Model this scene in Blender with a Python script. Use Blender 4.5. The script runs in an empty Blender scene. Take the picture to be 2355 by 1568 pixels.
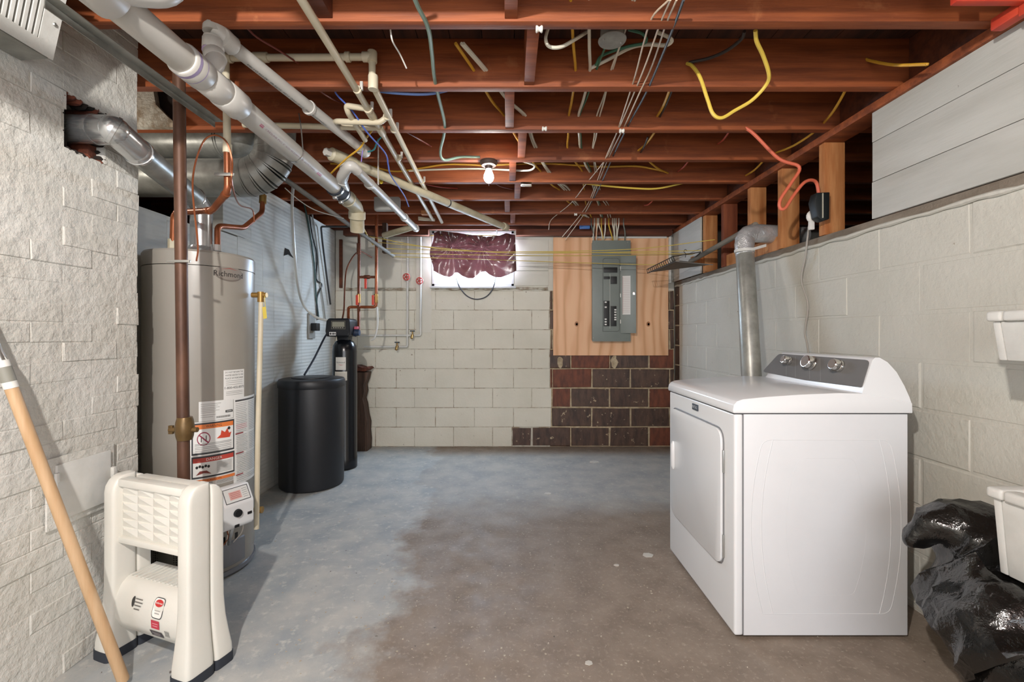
import bpy, bmesh, math, random
from mathutils import Vector as V, Matrix, noise
from mathutils.geometry import tessellate_polygon
random.seed(7)
SC = bpy.context.scene
COL = SC.collection
PI = math.pi
# ------------------------------------------------------------------ camera
F, CX, CY, H = 1020.0, 1172.0, 769.0, 1.17      # focal length and vanishing point in pixels of the 2355x1568 photograph, eye height in m
def P(u, v, Y=None, X=None, Z=None):
    """pixel -> point, at a known depth Y, side plane X or height Z"""
    a, b = (u - CX) / F, (CY - v) / F
    if Y is None:
        Y = X / a if X is not None else (Z - H) / b
    return V((a * Y, Y, H + b * Y))
cam = bpy.data.cameras.new('camera'); camo = bpy.data.objects.new('camera', cam); COL.objects.link(camo)
camo.location = (0, 0, H); camo.rotation_euler = (PI / 2, 0, 0)
cam.sensor_width = 36; cam.sensor_fit = 'HORIZONTAL'; cam.lens = F / 2355 * 36
cam.shift_x = (1177.5 - CX) / 2355; cam.shift_y = (CY - 784) / 2355
cam.clip_start = .02
SC.camera = camo
# ------------------------------------------------------------------ light
vs = SC.view_settings
vs.view_transform = 'Standard'; vs.look = 'None'; vs.gamma = 1; vs.use_curve_mapping = False
vs.exposure = 0.42
W = bpy.data.worlds.new('sky'); SC.world = W; W.use_nodes = True
W.node_tree.nodes['Background'].inputs[0].default_value = (.55, .72, 1, 1)
W.node_tree.nodes['Background'].inputs[1].default_value = .35
def lamp(name, kind, loc, e, col=(1, 1, 1), size=.05, rot=(0, 0, 0), sy=None):
    l = bpy.data.lights.new(name, kind); l.energy = e; l.color = col
    if kind == 'AREA':
        l.size = size
        if sy: l.shape = 'RECTANGLE'; l.size_y = sy
    else: l.shadow_soft_size = size
    o = bpy.data.objects.new(name, l); o.location = loc; o.rotation_euler = rot; COL.objects.link(o); return o
BULB_A = V((-.55, -.27, 2.135))                  # bare bulb behind the camera, between two joists
BULB_B = P(1124, 396, Y=2.76)                   # the bare bulb in view
BULB_C = V((-2.15, 2.05, 2.05))                 # bulb over the ducts, behind the chimney
lamp('bulb_light', 'POINT', BULB_A, 150, (1, .965, .92), .03)
lamp('bulb_light', 'POINT', BULB_B, 46, (1, .96, .9), .03)
lamp('bulb_light', 'POINT', BULB_C, 5, (1, .93, .84), .03)
lamp('rear_fill', 'AREA', (.2, -2.5, 1.35), 60, (.96, .97, 1), 3.0, (PI / 2, 0, 0), 1.9)      # added soft fill behind the camera, no source seen there
lamp('window_daylight', 'AREA', (-.39, 4.60, 1.92), 85, (.58, .77, 1), .80, (-PI / 2, 0, 0), .42)
# ------------------------------------------------------------------ materials
def lin(h):
    h = h.lstrip('#'); c = [int(h[i:i + 2], 16) / 255 for i in (0, 2, 4)]
    return tuple(x / 12.92 if x <= .04045 else ((x + .055) / 1.055) ** 2.4 for x in c) + (1,)
MATS = {}
def M(name, c, c2=None, sc=6, st=(1, 1, 1), r=.5, me=0, b=0, bs=40, bst=(1, 1, 1), co='Object', ramp=(.35, .65), spot=None, spots=(20, .68, .72), emit=0, coat=0, tr=0, sp=.5):
    m = bpy.data.materials.new(name); m.use_nodes = True; MATS[name] = m
    nt = m.node_tree; N, L = nt.nodes, nt.links; p = N['Principled BSDF']
    p.inputs['Roughness'].default_value = r; p.inputs['Metallic'].default_value = me
    p.inputs['Specular IOR Level'].default_value = sp
    if coat: p.inputs['Coat Weight'].default_value = coat
    if emit:
        p.inputs['Emission Color'].default_value = lin(c); p.inputs['Emission Strength'].default_value = emit
    def src(st_):
        if co == 'World':
            g = N.new('ShaderNodeNewGeometry'); o = g.outputs['Position']
        else:
            g = N.new('ShaderNodeTexCoord'); o = g.outputs['Object']
        mp = N.new('ShaderNodeMapping'); mp.inputs['Scale'].default_value = st_; L.new(o, mp.inputs[0])
        if co != 'World':
            oi = N.new('ShaderNodeObjectInfo'); vm = N.new('ShaderNodeVectorMath'); vm.operation = 'SCALE'
            vm.inputs[0].default_value = (13.1, 7.7, 5.3); L.new(oi.outputs['Random'], vm.inputs['Scale']); L.new(vm.outputs[0], mp.inputs['Location'])
        return mp.outputs[0]
    def nz(scale, st_, det=5, ro=.6):
        n = N.new('ShaderNodeTexNoise'); n.inputs['Scale'].default_value = scale; n.inputs['Detail'].default_value = det
        n.inputs['Roughness'].default_value = ro; L.new(src(st_), n.inputs['Vector']); return n.outputs['Fac']
    def step(x, a, bb):
        mr = N.new('ShaderNodeMapRange'); mr.inputs[1].default_value = a; mr.inputs[2].default_value = bb; L.new(x, mr.inputs[0]); return mr.outputs[0]
    def mix(f, A, B):
        mx = N.new('ShaderNodeMix'); mx.data_type = 'RGBA'; L.new(f, mx.inputs[0])
        for s, q in ((6, A), (7, B)):
            if isinstance(q, tuple): mx.inputs[s].default_value = q
            else: L.new(q, mx.inputs[s])
        return mx.outputs[2]
    m['h'] = 1
    col = lin(c)
    if c2: col = mix(step(nz(sc, st), *ramp), lin(c), lin(c2))
    if spot: col = mix(step(nz(spots[0], (1, 1, 1), 6), spots[1], spots[2]), col, lin(spot))
    if isinstance(col, tuple): p.inputs['Base Color'].default_value = col
    else: L.new(col, p.inputs['Base Color'])
    if b:
        bp = N.new('ShaderNodeBump'); bp.inputs['Strength'].default_value = min(1, b); bp.inputs['Distance'].default_value = .01 * max(1, b)
        L.new(nz(bs, bst), bp.inputs['Height']); L.new(bp.outputs[0], p.inputs['Normal'])
    if tr:
        t = N.new('ShaderNodeBsdfTranslucent'); mxs = N.new('ShaderNodeMixShader'); mxs.inputs[0].default_value = tr
        if isinstance(col, tuple): t.inputs[0].default_value = col
        else: L.new(col, t.inputs[0])
        L.new(p.outputs[0], mxs.inputs[1]); L.new(t.outputs[0], mxs.inputs[2]); L.new(mxs.outputs[0], N['Material Output'].inputs[0])
    return m
def FM(c, r=.5, me=0):                          # plain little material by colour
    k = 'plain_%s_%g_%g' % (c, r, me)
    return MATS.get(k) or M(k, c, r=r, me=me)
M('paint_block', '#dad6c8', '#d0ccbd', sc=2, co='World', r=.75, b=.35, bs=45, spot='#7d6a55', spots=(26, .70, .735))
M('paint_block_right', '#c9c6bc', '#c0bdb2', sc=2, co='World', r=.7, b=.45, bs=38, spot='#8a7b68', spots=(24, .725, .75))
M('paint_brick', '#d0cec7', '#c5c2b9', sc=5, co='World', r=.8, b=1.0, bs=24, spot='#8f8a80', spots=(30, .72, .74))
M('paint_flat', '#d6d3c8', '#cbc8bc', sc=2.5, r=.7, b=.12, bs=30, spot='#6f6152', spots=(30, .735, .75))
M('paint_joint', '#bdb8aa', '#8d7d68', sc=14, r=.85, b=.6, bs=50, ramp=(.45, .62))
M('mortar_bare', '#c2b296', '#9d8b70', sc=16, r=.9, b=.8, bs=60)
M('tile_brown', '#5f483b', '#40302a', sc=7, st=(3, 1, 1), r=.55, b=.35, bs=40, bst=(3, 1, .5), spot='#b3a084', spots=(22, .645, .68))
M('tile_red', '#7b4631', '#583226', sc=8, st=(3, 1, 1), r=.65, b=.3, bs=40, spot='#b79c80', spots=(18, .70, .72))
M('brick_red', '#7a3f2a', '#3f2219', sc=12, r=.9, b=.6)
M('soot_shade', '#2a211c', '#15100d', sc=9, r=.95)  # soot of the flue, also painted shade for void, wall hole and register gaps
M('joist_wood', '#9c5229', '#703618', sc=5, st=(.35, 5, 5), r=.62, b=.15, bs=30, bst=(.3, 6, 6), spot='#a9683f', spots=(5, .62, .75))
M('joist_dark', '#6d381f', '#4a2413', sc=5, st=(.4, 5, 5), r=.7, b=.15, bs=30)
M('stud_wood', '#c98d58', '#a2602f', sc=4, st=(5, 5, .5), r=.7, b=.15, bs=25, bst=(6, 6, .4))
M('stud_red', '#8b4a2a', '#6d341c', sc=4, st=(5, 5, .5), r=.7, b=.15, bs=25, bst=(6, 6, .4))
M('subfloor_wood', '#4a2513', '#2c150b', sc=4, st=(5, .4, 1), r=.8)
M('plank_white', '#c4c3bd', '#b4b3ac', sc=3, st=(1, .5, 3), r=.65, b=.15, bs=30, bst=(1, .3, 3), spot='#77716a', spots=(14, .745, .76))
M('sill_wood', '#8d8274', '#6b5f52', sc=8, st=(1, .4, 1), r=.9, b=.5, bs=40)
M('white_paint', '#d6d5d0', '#c8c7c1', sc=6, r=.6, b=.15, bs=30, spot='#8d8a84', spots=(40, .72, .74))
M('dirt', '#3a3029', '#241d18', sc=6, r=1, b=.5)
M('pvc', '#b9b5ae', '#aeaaa2', sc=3, r=.38, spot='#b5ae9f', spots=(6, .66, .8))
M('pvc_white', '#c9c6c0', '#bfbbb4', sc=4, r=.35)
M('pvc_old', '#c2baa2', '#aa9f83', sc=6, r=.5)
M('cpvc', '#cfc5ad', '#c2b69b', sc=4, r=.42)
M('copper', '#a4603c', '#7c442a', sc=9, r=.32, me=.5)
M('copper_dark', '#7a4730', '#56301f', sc=10, r=.42, me=.4)
M('iron_pipe', '#6e4d3a', '#4b3225', sc=12, st=(1, 1, .3), r=.5, me=.3)
M('galv', '#a3a29b', '#83837c', sc=9, r=.38, me=.4, b=.1, bs=20)
M('galv_new', '#cccdcc', '#b5b7b7', sc=7, r=.22, me=.8)
M('foil', '#d2d2d2', '#b5b5b5', sc=10, r=.25, me=.5, b=.8, bs=26)
M('brass', '#b08b4c', '#8a6a38', sc=8, r=.32, me=.55)
M('bronze', '#7d6440', '#5c4729', sc=8, r=.35, me=.5)
M('steel', '#bcbcb8', r=.3, me=.9)
M('chrome', '#d8d6d2', r=.12, me=1)
M('heater_jacket', '#98938a', '#928d84', sc=2, r=.33, b=.02, bs=90, sp=.6)
M('heater_base', '#7f8187', r=.25, me=.2)
M('black_plastic', '#15161a', r=.42, sp=.4)
M('black_gloss', '#0d0f14', r=.22)
M('brine_plastic', '#17181c', '#1d1e22', sc=3, r=.45, b=.05, bs=60, spot='#54565a', spots=(9, .72, .78))
M('lcd', '#8d8b7c', r=.2)
M('rubber', '#2c3038', r=.8)
M('enamel', '#e3e4e5', r=.22, sp=.6)
M('enamel_soft', '#dcdddf', '#d8d9db', sc=3, r=.3, sp=.5)
M('console_grey', '#6d6b69', '#666462', sc=2, r=.6, sp=.15)
M('stool_plastic', '#dedcd3', '#d8d5cb', sc=3, r=.4, b=.05, bs=80)
M('broom_wood', '#cdac87', '#bd986f', sc=4, st=(8, 8, .5), r=.5)
def ply_mat():
    m = M('plywood', '#e6b58c', r=.6); nt = m.node_tree; N, L = nt.nodes, nt.links
    g = N.new('ShaderNodeTexCoord'); mp = N.new('ShaderNodeMapping'); mp.inputs['Scale'].default_value = (1, 1, .2); L.new(g.outputs['Object'], mp.inputs[0])
    w = N.new('ShaderNodeTexWave'); w.bands_direction = 'X'; w.inputs['Scale'].default_value = 2.6; w.inputs['Distortion'].default_value = 12; w.inputs['Detail'].default_value = 3; w.inputs['Detail Scale'].default_value = 1.1
    L.new(mp.outputs[0], w.inputs['Vector'])
    r = N.new('ShaderNodeValToRGB'); e = r.color_ramp.elements; e[0].position = .0; e[0].color = lin('#d6a177'); e[1].position = .22; e[1].color = lin('#e4b188'); e.new(.8).color = lin('#ebbd95')
    L.new(w.outputs['Fac'], r.inputs[0]); L.new(r.outputs[0], N['Principled BSDF'].inputs['Base Color'])
ply_mat()
M('panel_grey', '#7c837d', '#757c77', sc=3, r=.42)
M('panel_dark', '#20201f', r=.5)
M('paper', '#dcdbd5', r=.7)
M('satin', '#3a1c1b', '#4a2a2a', sc=5, r=.2, tr=.05, sp=1.0, b=.3, bs=22)
M('frame_white', '#d3d6d8', r=.5)
M('bag', '#0f0e0d', '#1a1815', sc=6, r=.22, b=.9, bs=14, sp=.7)
M('red_paint', '#c9482a', '#b23220', sc=4, r=.5)
M('wood_grey', '#7f776a', '#5f5950', sc=4, st=(6, .5, 6), r=.75)
M('wood_rot', '#5a4335', '#3a2a20', sc=6, st=(4, 4, .4), r=.9, b=.8, bs=20, bst=(3, 3, .5))
M('tube_clear', '#c9c9c3', r=.3)
M('glass_bulb', '#ffffff', r=.3, emit=4.0)
M('window_pane', '#dcebff', r=.1, emit=7.0)
M('chip', '#b9b0a2', '#a0947f', sc=9, r=.9)
# floor: worn brown concrete, daylight on its left and back painted in as grey
def floor_mat():
    m = bpy.data.materials.new('concrete_floor'); m.use_nodes = True; MATS['floor'] = m
    nt = m.node_tree; N, L = nt.nodes, nt.links; p = N['Principled BSDF']
    g = N.new('ShaderNodeNewGeometry'); pos = g.outputs['Position']
    def nz(sc, det=6, ro=.6):
        n = N.new('ShaderNodeTexNoise'); n.inputs['Scale'].default_value = sc; n.inputs['Detail'].default_value = det; n.inputs['Roughness'].default_value = ro
        L.new(pos, n.inputs['Vector']); return n.outputs['Fac']
    def mr(x, a, b, c=0, d=1):
        q = N.new('ShaderNodeMapRange'); q.inputs[1].default_value = a; q.inputs[2].default_value = b; q.inputs[3].default_value = c; q.inputs[4].default_value = d; L.new(x, q.inputs[0]); return q.outputs[0]
    def ma(op, a, b):
        q = N.new('ShaderNodeMath'); q.operation = op
        for i, x in enumerate((a, b)):
            if isinstance(x, (int, float)): q.inputs[i].default_value = x
            else: L.new(x, q.inputs[i])
        return q.outputs[0]
    def mix(f, A, B):
        q = N.new('ShaderNodeMix'); q.data_type = 'RGBA'; L.new(f, q.inputs[0])
        for s, c in ((6, A), (7, B)):
            if isinstance(c, tuple): q.inputs[s].default_value = c
            else: L.new(c, q.inputs[s])
        return q.outputs[2]
    sx = N.new('ShaderNodeSeparateXYZ'); L.new(pos, sx.inputs[0]); x, y = sx.outputs[0], sx.outputs[1]
    brown = mix(mr(nz(7), .3, .7), lin('#908274'), lin('#786a5d'))
    brown = mix(mr(nz(60, 3), .55, .75), brown, lin('#a09283'))
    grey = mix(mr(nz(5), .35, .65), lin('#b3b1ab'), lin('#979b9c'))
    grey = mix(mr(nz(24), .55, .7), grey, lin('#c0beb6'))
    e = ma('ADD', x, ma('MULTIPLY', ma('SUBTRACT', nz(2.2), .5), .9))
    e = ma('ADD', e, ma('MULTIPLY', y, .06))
    left = mr(e, -.34, -.48)  # mask of the grey that paints daylight on the left
    back = ma('MULTIPLY', mr(ma('ADD', y, ma('MULTIPLY', ma('SUBTRACT', nz(1.7), .5), .9)), 2.75, 3.2), mr(y, 4.45, 4.25))  # band before the back wall: window light painted into the colour
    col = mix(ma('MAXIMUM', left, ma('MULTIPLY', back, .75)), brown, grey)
    col = mix(mr(nz(90, 2), .71, .74), col, lin('#d8cfbd'))
    col = mix(mr(nz(38, 3), .70, .74), col, lin('#5a5048'))
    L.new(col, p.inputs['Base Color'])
    L.new(mr(nz(6), .3, .7, .48, .75), p.inputs['Roughness'])
    bp = N.new('ShaderNodeBump'); bp.inputs['Strength'].default_value = .25; bp.inputs['Distance'].default_value = .006
    L.new(nz(35, 8), bp.inputs['Height']); L.new(bp.outputs[0], p.inputs['Normal'])
floor_mat()
# ribbed painted clay tile of the left wall
def rib_mat():
    m = M('paint_ribbed', '#d0d0ca', '#c3c2bb', sc=3, r=.75, b=.0, spot='#86796a', spots=(22, .72, .74))
    nt = m.node_tree; N, L = nt.nodes, nt.links; p = N['Principled BSDF']
    g = N.new('ShaderNodeNewGeometry'); mp = N.new('ShaderNodeMapping'); mp.inputs['Scale'].default_value = (0, .25, 1); L.new(g.outputs['Position'], mp.inputs[0])
    w = N.new('ShaderNodeTexWave'); w.bands_direction = 'Z'; w.inputs['Scale'].default_value = 11; w.inputs['Distortion'].default_value = 1.2; w.inputs['Detail'].default_value = 3
    L.new(mp.outputs[0], w.inputs['Vector'])
    bp = N.new('ShaderNodeBump'); bp.inputs['Strength'].default_value = .4; bp.inputs['Distance'].default_value = .005
    L.new(w.outputs['Fac'], bp.inputs['Height']); L.new(bp.outputs[0], p.inputs['Normal'])
rib_mat()
# perforated intake band of the water heater
def perf_mat():
    m = M('perforated', '#6b675f', r=.4, me=.6)
    nt = m.node_tree; N, L = nt.nodes, nt.links; p = N['Principled BSDF']
    tc = N.new('ShaderNodeTexCoord'); v = N.new('ShaderNodeTexVoronoi'); v.inputs['Scale'].default_value = 95; v.inputs['Randomness'].default_value = .15
    L.new(tc.outputs['Object'], v.inputs['Vector'])
    mr = N.new('ShaderNodeMapRange'); mr.inputs[1].default_value = .28; mr.inputs[2].default_value = .36; L.new(v.outputs['Distance'], mr.inputs[0])
    mx = N.new('ShaderNodeMix'); mx.data_type = 'RGBA'; mx.inputs[6].default_value = (.01, .01, .01, 1); mx.inputs[7].default_value = lin('#7a766c')
    L.new(mr.outputs[0], mx.inputs[0]); L.new(mx.outputs[2], p.inputs['Base Color'])
perf_mat()
# ------------------------------------------------------------------ mesh helpers
def mt(m): return m if not isinstance(m, str) else (MATS[m] if m in MATS else FM(m))
def cr(pts, n=6):
    pts = [V(p) for p in pts]; out = []
    if len(pts) < 3:
        return pts
    q = [2 * pts[0] - pts[1]] + pts + [2 * pts[-1] - pts[-2]]
    for i in range(1, len(q) - 2):
        a, b, c, d = q[i - 1:i + 3]
        for k in range(n):
            t = k / n
            out.append(.5 * ((2 * b) + (c - a) * t + (2 * a - 5 * b + 4 * c - d) * t * t + (3 * b - a - 3 * c + d) * t ** 3))
    return out + [pts[-1]]
def fil(pts, rad, n=5):
    pts = [V(p) for p in pts]; out = [pts[0]]
    for a, b, c in zip(pts, pts[1:], pts[2:]):
        r_ = min(rad, (a - b).length * .48, (c - b).length * .48)
        p, q = b + (a - b).normalized() * r_, b + (c - b).normalized() * r_
        for k in range(n + 1):
            t = k / n; out.append(p * (1 - t) ** 2 + b * 2 * t * (1 - t) + q * t * t)
    return out + [pts[-1]]
class MB:
    def __init__(s, T=None): s.v = []; s.f = []; s.m = []; s.T = T
    def add(s, vs_, fs, mi=0):
        k = len(s.v)
        s.v += [(s.T @ V(p)) if s.T else V(p) for p in vs_]
        s.f += [tuple(i + k for i in f) for f in fs]; s.m += [mi] * len(fs); return s
    def box(s, x0, x1, y0, y1, z0, z1, mi=0):
        return s.add([(x, y, z) for z in (z0, z1) for y in (y0, y1) for x in (x0, x1)], [(0, 2, 3, 1), (4, 5, 7, 6), (0, 1, 5, 4), (2, 6, 7, 3), (0, 4, 6, 2), (1, 3, 7, 5)], mi)
    def obox(s, c, ax, ay, az, mi=0):
        """box from centre and three half-axis vectors"""
        c, ax, ay, az = V(c), V(ax), V(ay), V(az)
        return s.add([c + ax * i + ay * j + az * k for k in (-1, 1) for j in (-1, 1) for i in (-1, 1)], [(0, 2, 3, 1), (4, 5, 7, 6), (0, 1, 5, 4), (2, 6, 7, 3), (0, 4, 6, 2), (1, 3, 7, 5)], mi)
    def prism(s, poly, d, mi=0):
        poly = [V(p) for p in poly]; n = len(poly); d = V(d)
        return s.add(poly + [p + d for p in poly], [tuple(range(n)), tuple(range(2 * n - 1, n - 1, -1))] + [(i, i + n, (i + 1) % n + n, (i + 1) % n) for i in range(n)], mi)
    def tube(s, pts, r, n=10, caps=True, mi=0, flat=1.0):
        pts = [V(p) for p in pts]; R_ = r if isinstance(r, (list, tuple)) else [r] * len(pts)
        vs_ = []; fs = []; up = None
        for i, p in enumerate(pts):
            t = (pts[min(i + 1, len(pts) - 1)] - pts[max(i - 1, 0)]).normalized()
            if up is None: up = t.orthogonal().normalized() if abs(t.z) > .9 else t.cross(V((0, 0, 1))).normalized()
            up = (up - t * up.dot(t)).normalized(); w = t.cross(up)
            for k in range(n):
                a = 2 * PI * k / n; vs_.append(p + up * math.cos(a) * R_[i] + w * math.sin(a) * R_[i] * flat)
            if i: fs += [((i - 1) * n + k, (i - 1) * n + (k + 1) % n, i * n + (k + 1) % n, i * n + k) for k in range(n)]
        if caps: fs += [tuple(range(n))[::-1], tuple(range((len(pts) - 1) * n, len(pts) * n))]
        return s.add(vs_, fs, mi)
    def lathe(s, prof, o, ax=(0, 0, 1), n=28, mi=0, a0=0, a1=2 * PI, ref=None):
        o, ax = V(o), V(ax).normalized(); x = V(ref) if ref else (V((1, 0, 0)) if abs(ax.x) < .9 else V((0, 1, 0)))
        x = (x - ax * x.dot(ax)).normalized(); y = ax.cross(x); full = abs(a1 - a0 - 2 * PI) < 1e-6; m = n if full else n + 1
        vs_ = []; fs = []
        for i, (r, h) in enumerate(prof):
            for k in range(m):
                a = a0 + (a1 - a0) * k / n; vs_.append(o + ax * h + (x * math.cos(a) + y * math.sin(a)) * r)
            if i:
                for k in range(n): fs.append(((i - 1) * m + k, (i - 1) * m + (k + 1) % m, i * m + (k + 1) % m, i * m + k))
        if full and prof[0][0] > 1e-5: fs.append(tuple(range(n))[::-1])
        if full and prof[-1][0] > 1e-5: fs.append(tuple(range((len(prof) - 1) * m, len(prof) * m)))
        return s.add(vs_, fs, mi)
    def ball(s, c, r, n=12, sc=(1, 1, 1), mi=0):
        c = V(c); k = n // 2; vs_ = []; fs = []
        for i in range(k + 1):
            th = PI * i / k
            for j in range(n):
                a = 2 * PI * j / n; vs_.append(c + V((math.sin(th) * math.cos(a) * r * sc[0], math.sin(th) * math.sin(a) * r * sc[1], math.cos(th) * r * sc[2])))
            if i: fs += [((i - 1) * n + j, i * n + j, i * n + (j + 1) % n, (i - 1) * n + (j + 1) % n) for j in range(n)]
        return s.add(vs_, fs, mi)
    def block(s, a, b, axis, ch=.006, jit=.002):
        """masonry unit: box a..b whose room face (axis 'x+','x-','y-') has chamfered edges"""
        (x0, y0, z0), (x1, y1, z1) = a, b; j = lambda: random.uniform(-jit, jit)
        d = random.uniform(0, jit * 1.5)
        if axis == 'y-':
            f = lambda h, vv, q: (h, y0 + d + q, vv); e = y1; h0, h1 = x0, x1; bk = lambda h, vv: (h, e, vv)
        elif axis == 'x-':
            f = lambda h, vv, q: (x0 + d + q, h, vv); e = x1; h0, h1 = y0, y1; bk = lambda h, vv: (e, h, vv)
        else:
            f = lambda h, vv, q: (x1 - d - q, h, vv); e = x0; h0, h1 = y0, y1; bk = lambda h, vv: (e, h, vv)
        o = [(h0, z0), (h1, z0), (h1, z1), (h0, z1)]; vs_ = [bk(*q) for q in o] + [f(q[0] + j(), q[1] + j(), ch) for q in o]
        c2 = ch * 1.3
        vs_ += [f(h + sx * c2 + j(), vv + sz * c2 + j(), 0) for (h, vv), sx, sz in zip(o, (1, -1, -1, 1), (1, 1, -1, -1))]
        return s.add(vs_, [(0, 1, 2, 3), (8, 9, 10, 11)] + [(i, (i + 1) % 4, (i + 1) % 4 + 4, i + 4) for i in range(4)] + [(i + 4, (i + 1) % 4 + 4, (i + 1) % 4 + 8, i + 8) for i in range(4)])
    def build(s, name, mats, parent=None, bevel=0, smooth=40, seg=2, sub=0):
        lo = V([min(p[i] for p in s.v) for i in range(3)]); hi = V([max(p[i] for p in s.v) for i in range(3)])
        o = V(((lo.x + hi.x) / 2, (lo.y + hi.y) / 2, lo.z))
        me = bpy.data.meshes.new(name); me.from_pydata([p - o for p in s.v], [], s.f)
        ms = mats if isinstance(mats, (list, tuple)) else [mats]
        for m in ms: me.materials.append(mt(m))
        if len(ms) > 1: me.polygons.foreach_set('material_index', s.m)
        bm = bmesh.new(); bm.from_mesh(me)
        bmesh.ops.recalc_face_normals(bm, faces=bm.faces)
        if bevel:
            es = [e for e in bm.edges if len(e.link_faces) == 2 and e.calc_face_angle(0) > .5]
            bmesh.ops.bevel(bm, geom=es, offset=bevel, segments=seg, affect='EDGES', profile=.6, clamp_overlap=True)
        if sub: bmesh.ops.subdivide_edges(bm, edges=bm.edges, cuts=sub, use_grid_fill=True)
        bm.to_mesh(me); bm.free()
        me.polygons.foreach_set('use_smooth', [True] * len(me.polygons))
        me.set_sharp_from_angle(angle=math.radians(smooth)); me.update()
        ob = bpy.data.objects.new(name, me); COL.objects.link(ob)
        if parent is not None:
            ob.parent = parent; w = V((0, 0, 0)); q = parent
            while q is not None: w += q.location; q = q.parent
            ob.location = o - w
        else: ob.location = o
        return ob
def tag(o, label, cat, group=None):
    o['label'] = label; o['category'] = cat
    if group: o['group'] = group
    return o
def thing(name, label, cat, loc, group=None):
    o = bpy.data.objects.new(name, None); COL.objects.link(o); o.location = V(loc); o.empty_display_size = .05
    return tag(o, label, cat, group)
def struct(name, mb, mats, label, cat, bevel=0):
    o = mb.build(name, mats, None, bevel) if mb else thing(name, label, cat, (0, 0, 0))
    tag(o, label, cat); o['kind'] = 'structure'; return o
def tmesh(txt, h, al='CENTER'):
    cu = bpy.data.curves.new('t', 'FONT'); cu.body = txt; cu.size = h * 1.4; cu.align_x = al; cu.align_y = 'CENTER'; cu.resolution_u = 2
    ob = bpy.data.objects.new('t', cu); COL.objects.link(ob)
    me = bpy.data.meshes.new_from_object(ob); vs_ = [(v.co.x, v.co.y) for v in me.vertices]; fs = [tuple(p.vertices) for p in me.polygons]
    bpy.data.objects.remove(ob); bpy.data.curves.remove(cu); bpy.data.meshes.remove(me)
    return vs_, fs
def clipx(pts, x, sg):
    out = []
    for a, b in zip(pts, pts[1:] + pts[:1]):
        ia, ib = (a[0] - x) * sg >= 0, (b[0] - x) * sg >= 0
        if ia: out.append(a)
        if ia != ib: t = (x - a[0]) / (b[0] - a[0]); out.append((x, a[1] + (b[1] - a[1]) * t))
    return out
def decal(name, parent, mapf, items, smooth=40):
    """flat print: items in label coordinates (s,t), metres; mapf(s,t,lift) -> point"""
    mb = MB(); mats = []
    def mi(c):
        if c not in mats: mats.append(c)
        return mats.index(c)
    for k, it in enumerate(items):
        lift = .0007 + .0001 * k
        if it[0] == 'r':
            _, x0, y0, x1, y1, c = it; n = max(1, int(abs(x1 - x0) / .012))
            vs_ = [mapf(x0 + (x1 - x0) * i / n, y, lift) for i in range(n + 1) for y in (y0, y1)]
            mb.add(vs_, [(2 * i, 2 * i + 2, 2 * i + 3, 2 * i + 1) for i in range(n)], mi(c))
        elif it[0] == 'p':
            _, pts, c = it; xs = [p[0] for p in pts]; x0, x1 = min(xs), max(xs); n = max(1, int((x1 - x0) / .008))
            for i in range(n):                   # cut into narrow strips so that the print follows curved surfaces
                q = clipx(clipx(pts, x0 + (x1 - x0) * i / n, 1), x0 + (x1 - x0) * (i + 1) / n, -1)
                if len(q) > 2: mb.add([mapf(x, y, lift) for x, y in q], [tuple(range(len(q)))], mi(c))
        elif it[0] == 't':
            _, txt, x, y, h, w, c = it; vs_, fs = tmesh(txt, h)
            if not vs_: continue
            ww = max(a for a, b in vs_) - min(a for a, b in vs_); f = (w / ww) if w else 1
            mb.add([mapf(x + a * f, y + b, lift) for a, b in vs_], fs, mi(c))
    return mb.build(name, mats, parent, 0, smooth)
def ell(x, y, rx, ry, n=28): return [(x + rx * math.cos(2 * PI * i / n), y + ry * math.sin(2 * PI * i / n)) for i in range(n)]
# ------------------------------------------------------------------ the setting
XL, XR, YB, ZJ = -1.82, 1.72, 4.626, 2.25       # left wall, right wall, back wall, underside of the joists
YR = -2.7
struct('floor', MB().box(XL - .25, XR + .25, YR - .1, YB + .25, -.12, 0), 'floor', 'worn brown concrete floor with daylight painted grey along the left and back', 'floor')
# ceiling: subfloor boards, joists, blocking
ceil = struct('ceiling', None, None, 'open basement ceiling of reddish joists under board subfloor', 'ceiling')
JX0, JX1 = -3.2, 4.4
x = JX0; k = 0
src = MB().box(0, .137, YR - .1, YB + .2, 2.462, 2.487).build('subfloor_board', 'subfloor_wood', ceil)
src.location.x = JX0 + .07
while x + .14 < JX1 - .14:
    x += .14
    c = src.copy(); c.location.x = x + .07; COL.objects.link(c); c.parent = ceil
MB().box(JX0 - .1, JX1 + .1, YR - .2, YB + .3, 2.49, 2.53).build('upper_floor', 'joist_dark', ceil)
JB = [4.40 - .404 * i for i in range(17)]        # back edges of the joists
j0 = MB().box(JX0, JX1, -.042, 0, ZJ, 2.461).build('joist', 'joist_wood', ceil, .003)
for i, y in enumerate(JB):
    o = j0 if i == 0 else j0.copy()
    if i: COL.objects.link(o); o.parent = ceil
    o.location = (j0.location.x if i else (JX0 + JX1) / 2, y - .021, ZJ)
def bay(i): return JB[i] + .001, JB[i - 1] - .043   # bay between joist i (near) and i-1 (far)
for i, xc in ((8, .005), (7, .085), (6, .0), (5, .072), (4, .02), (3, .06), (2, -.02), (1, .03)):
    a, b = bay(i); MB().box(xc - .022, xc + .022, a, b, ZJ + .004 + .002 * (i % 3), 2.458).build('blocking', 'joist_wood', ceil, .002)
a, b = bay(8); MB().box(-.66, -.61, a, b, ZJ + .01, 2.458).build('blocking', 'joist_dark', ceil, .002)
a, b = bay(2); MB().box(-.78, -.70, b - .05, b, ZJ - .02, ZJ + .012).build('blocking', 'stud_wood', ceil, .002)
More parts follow.
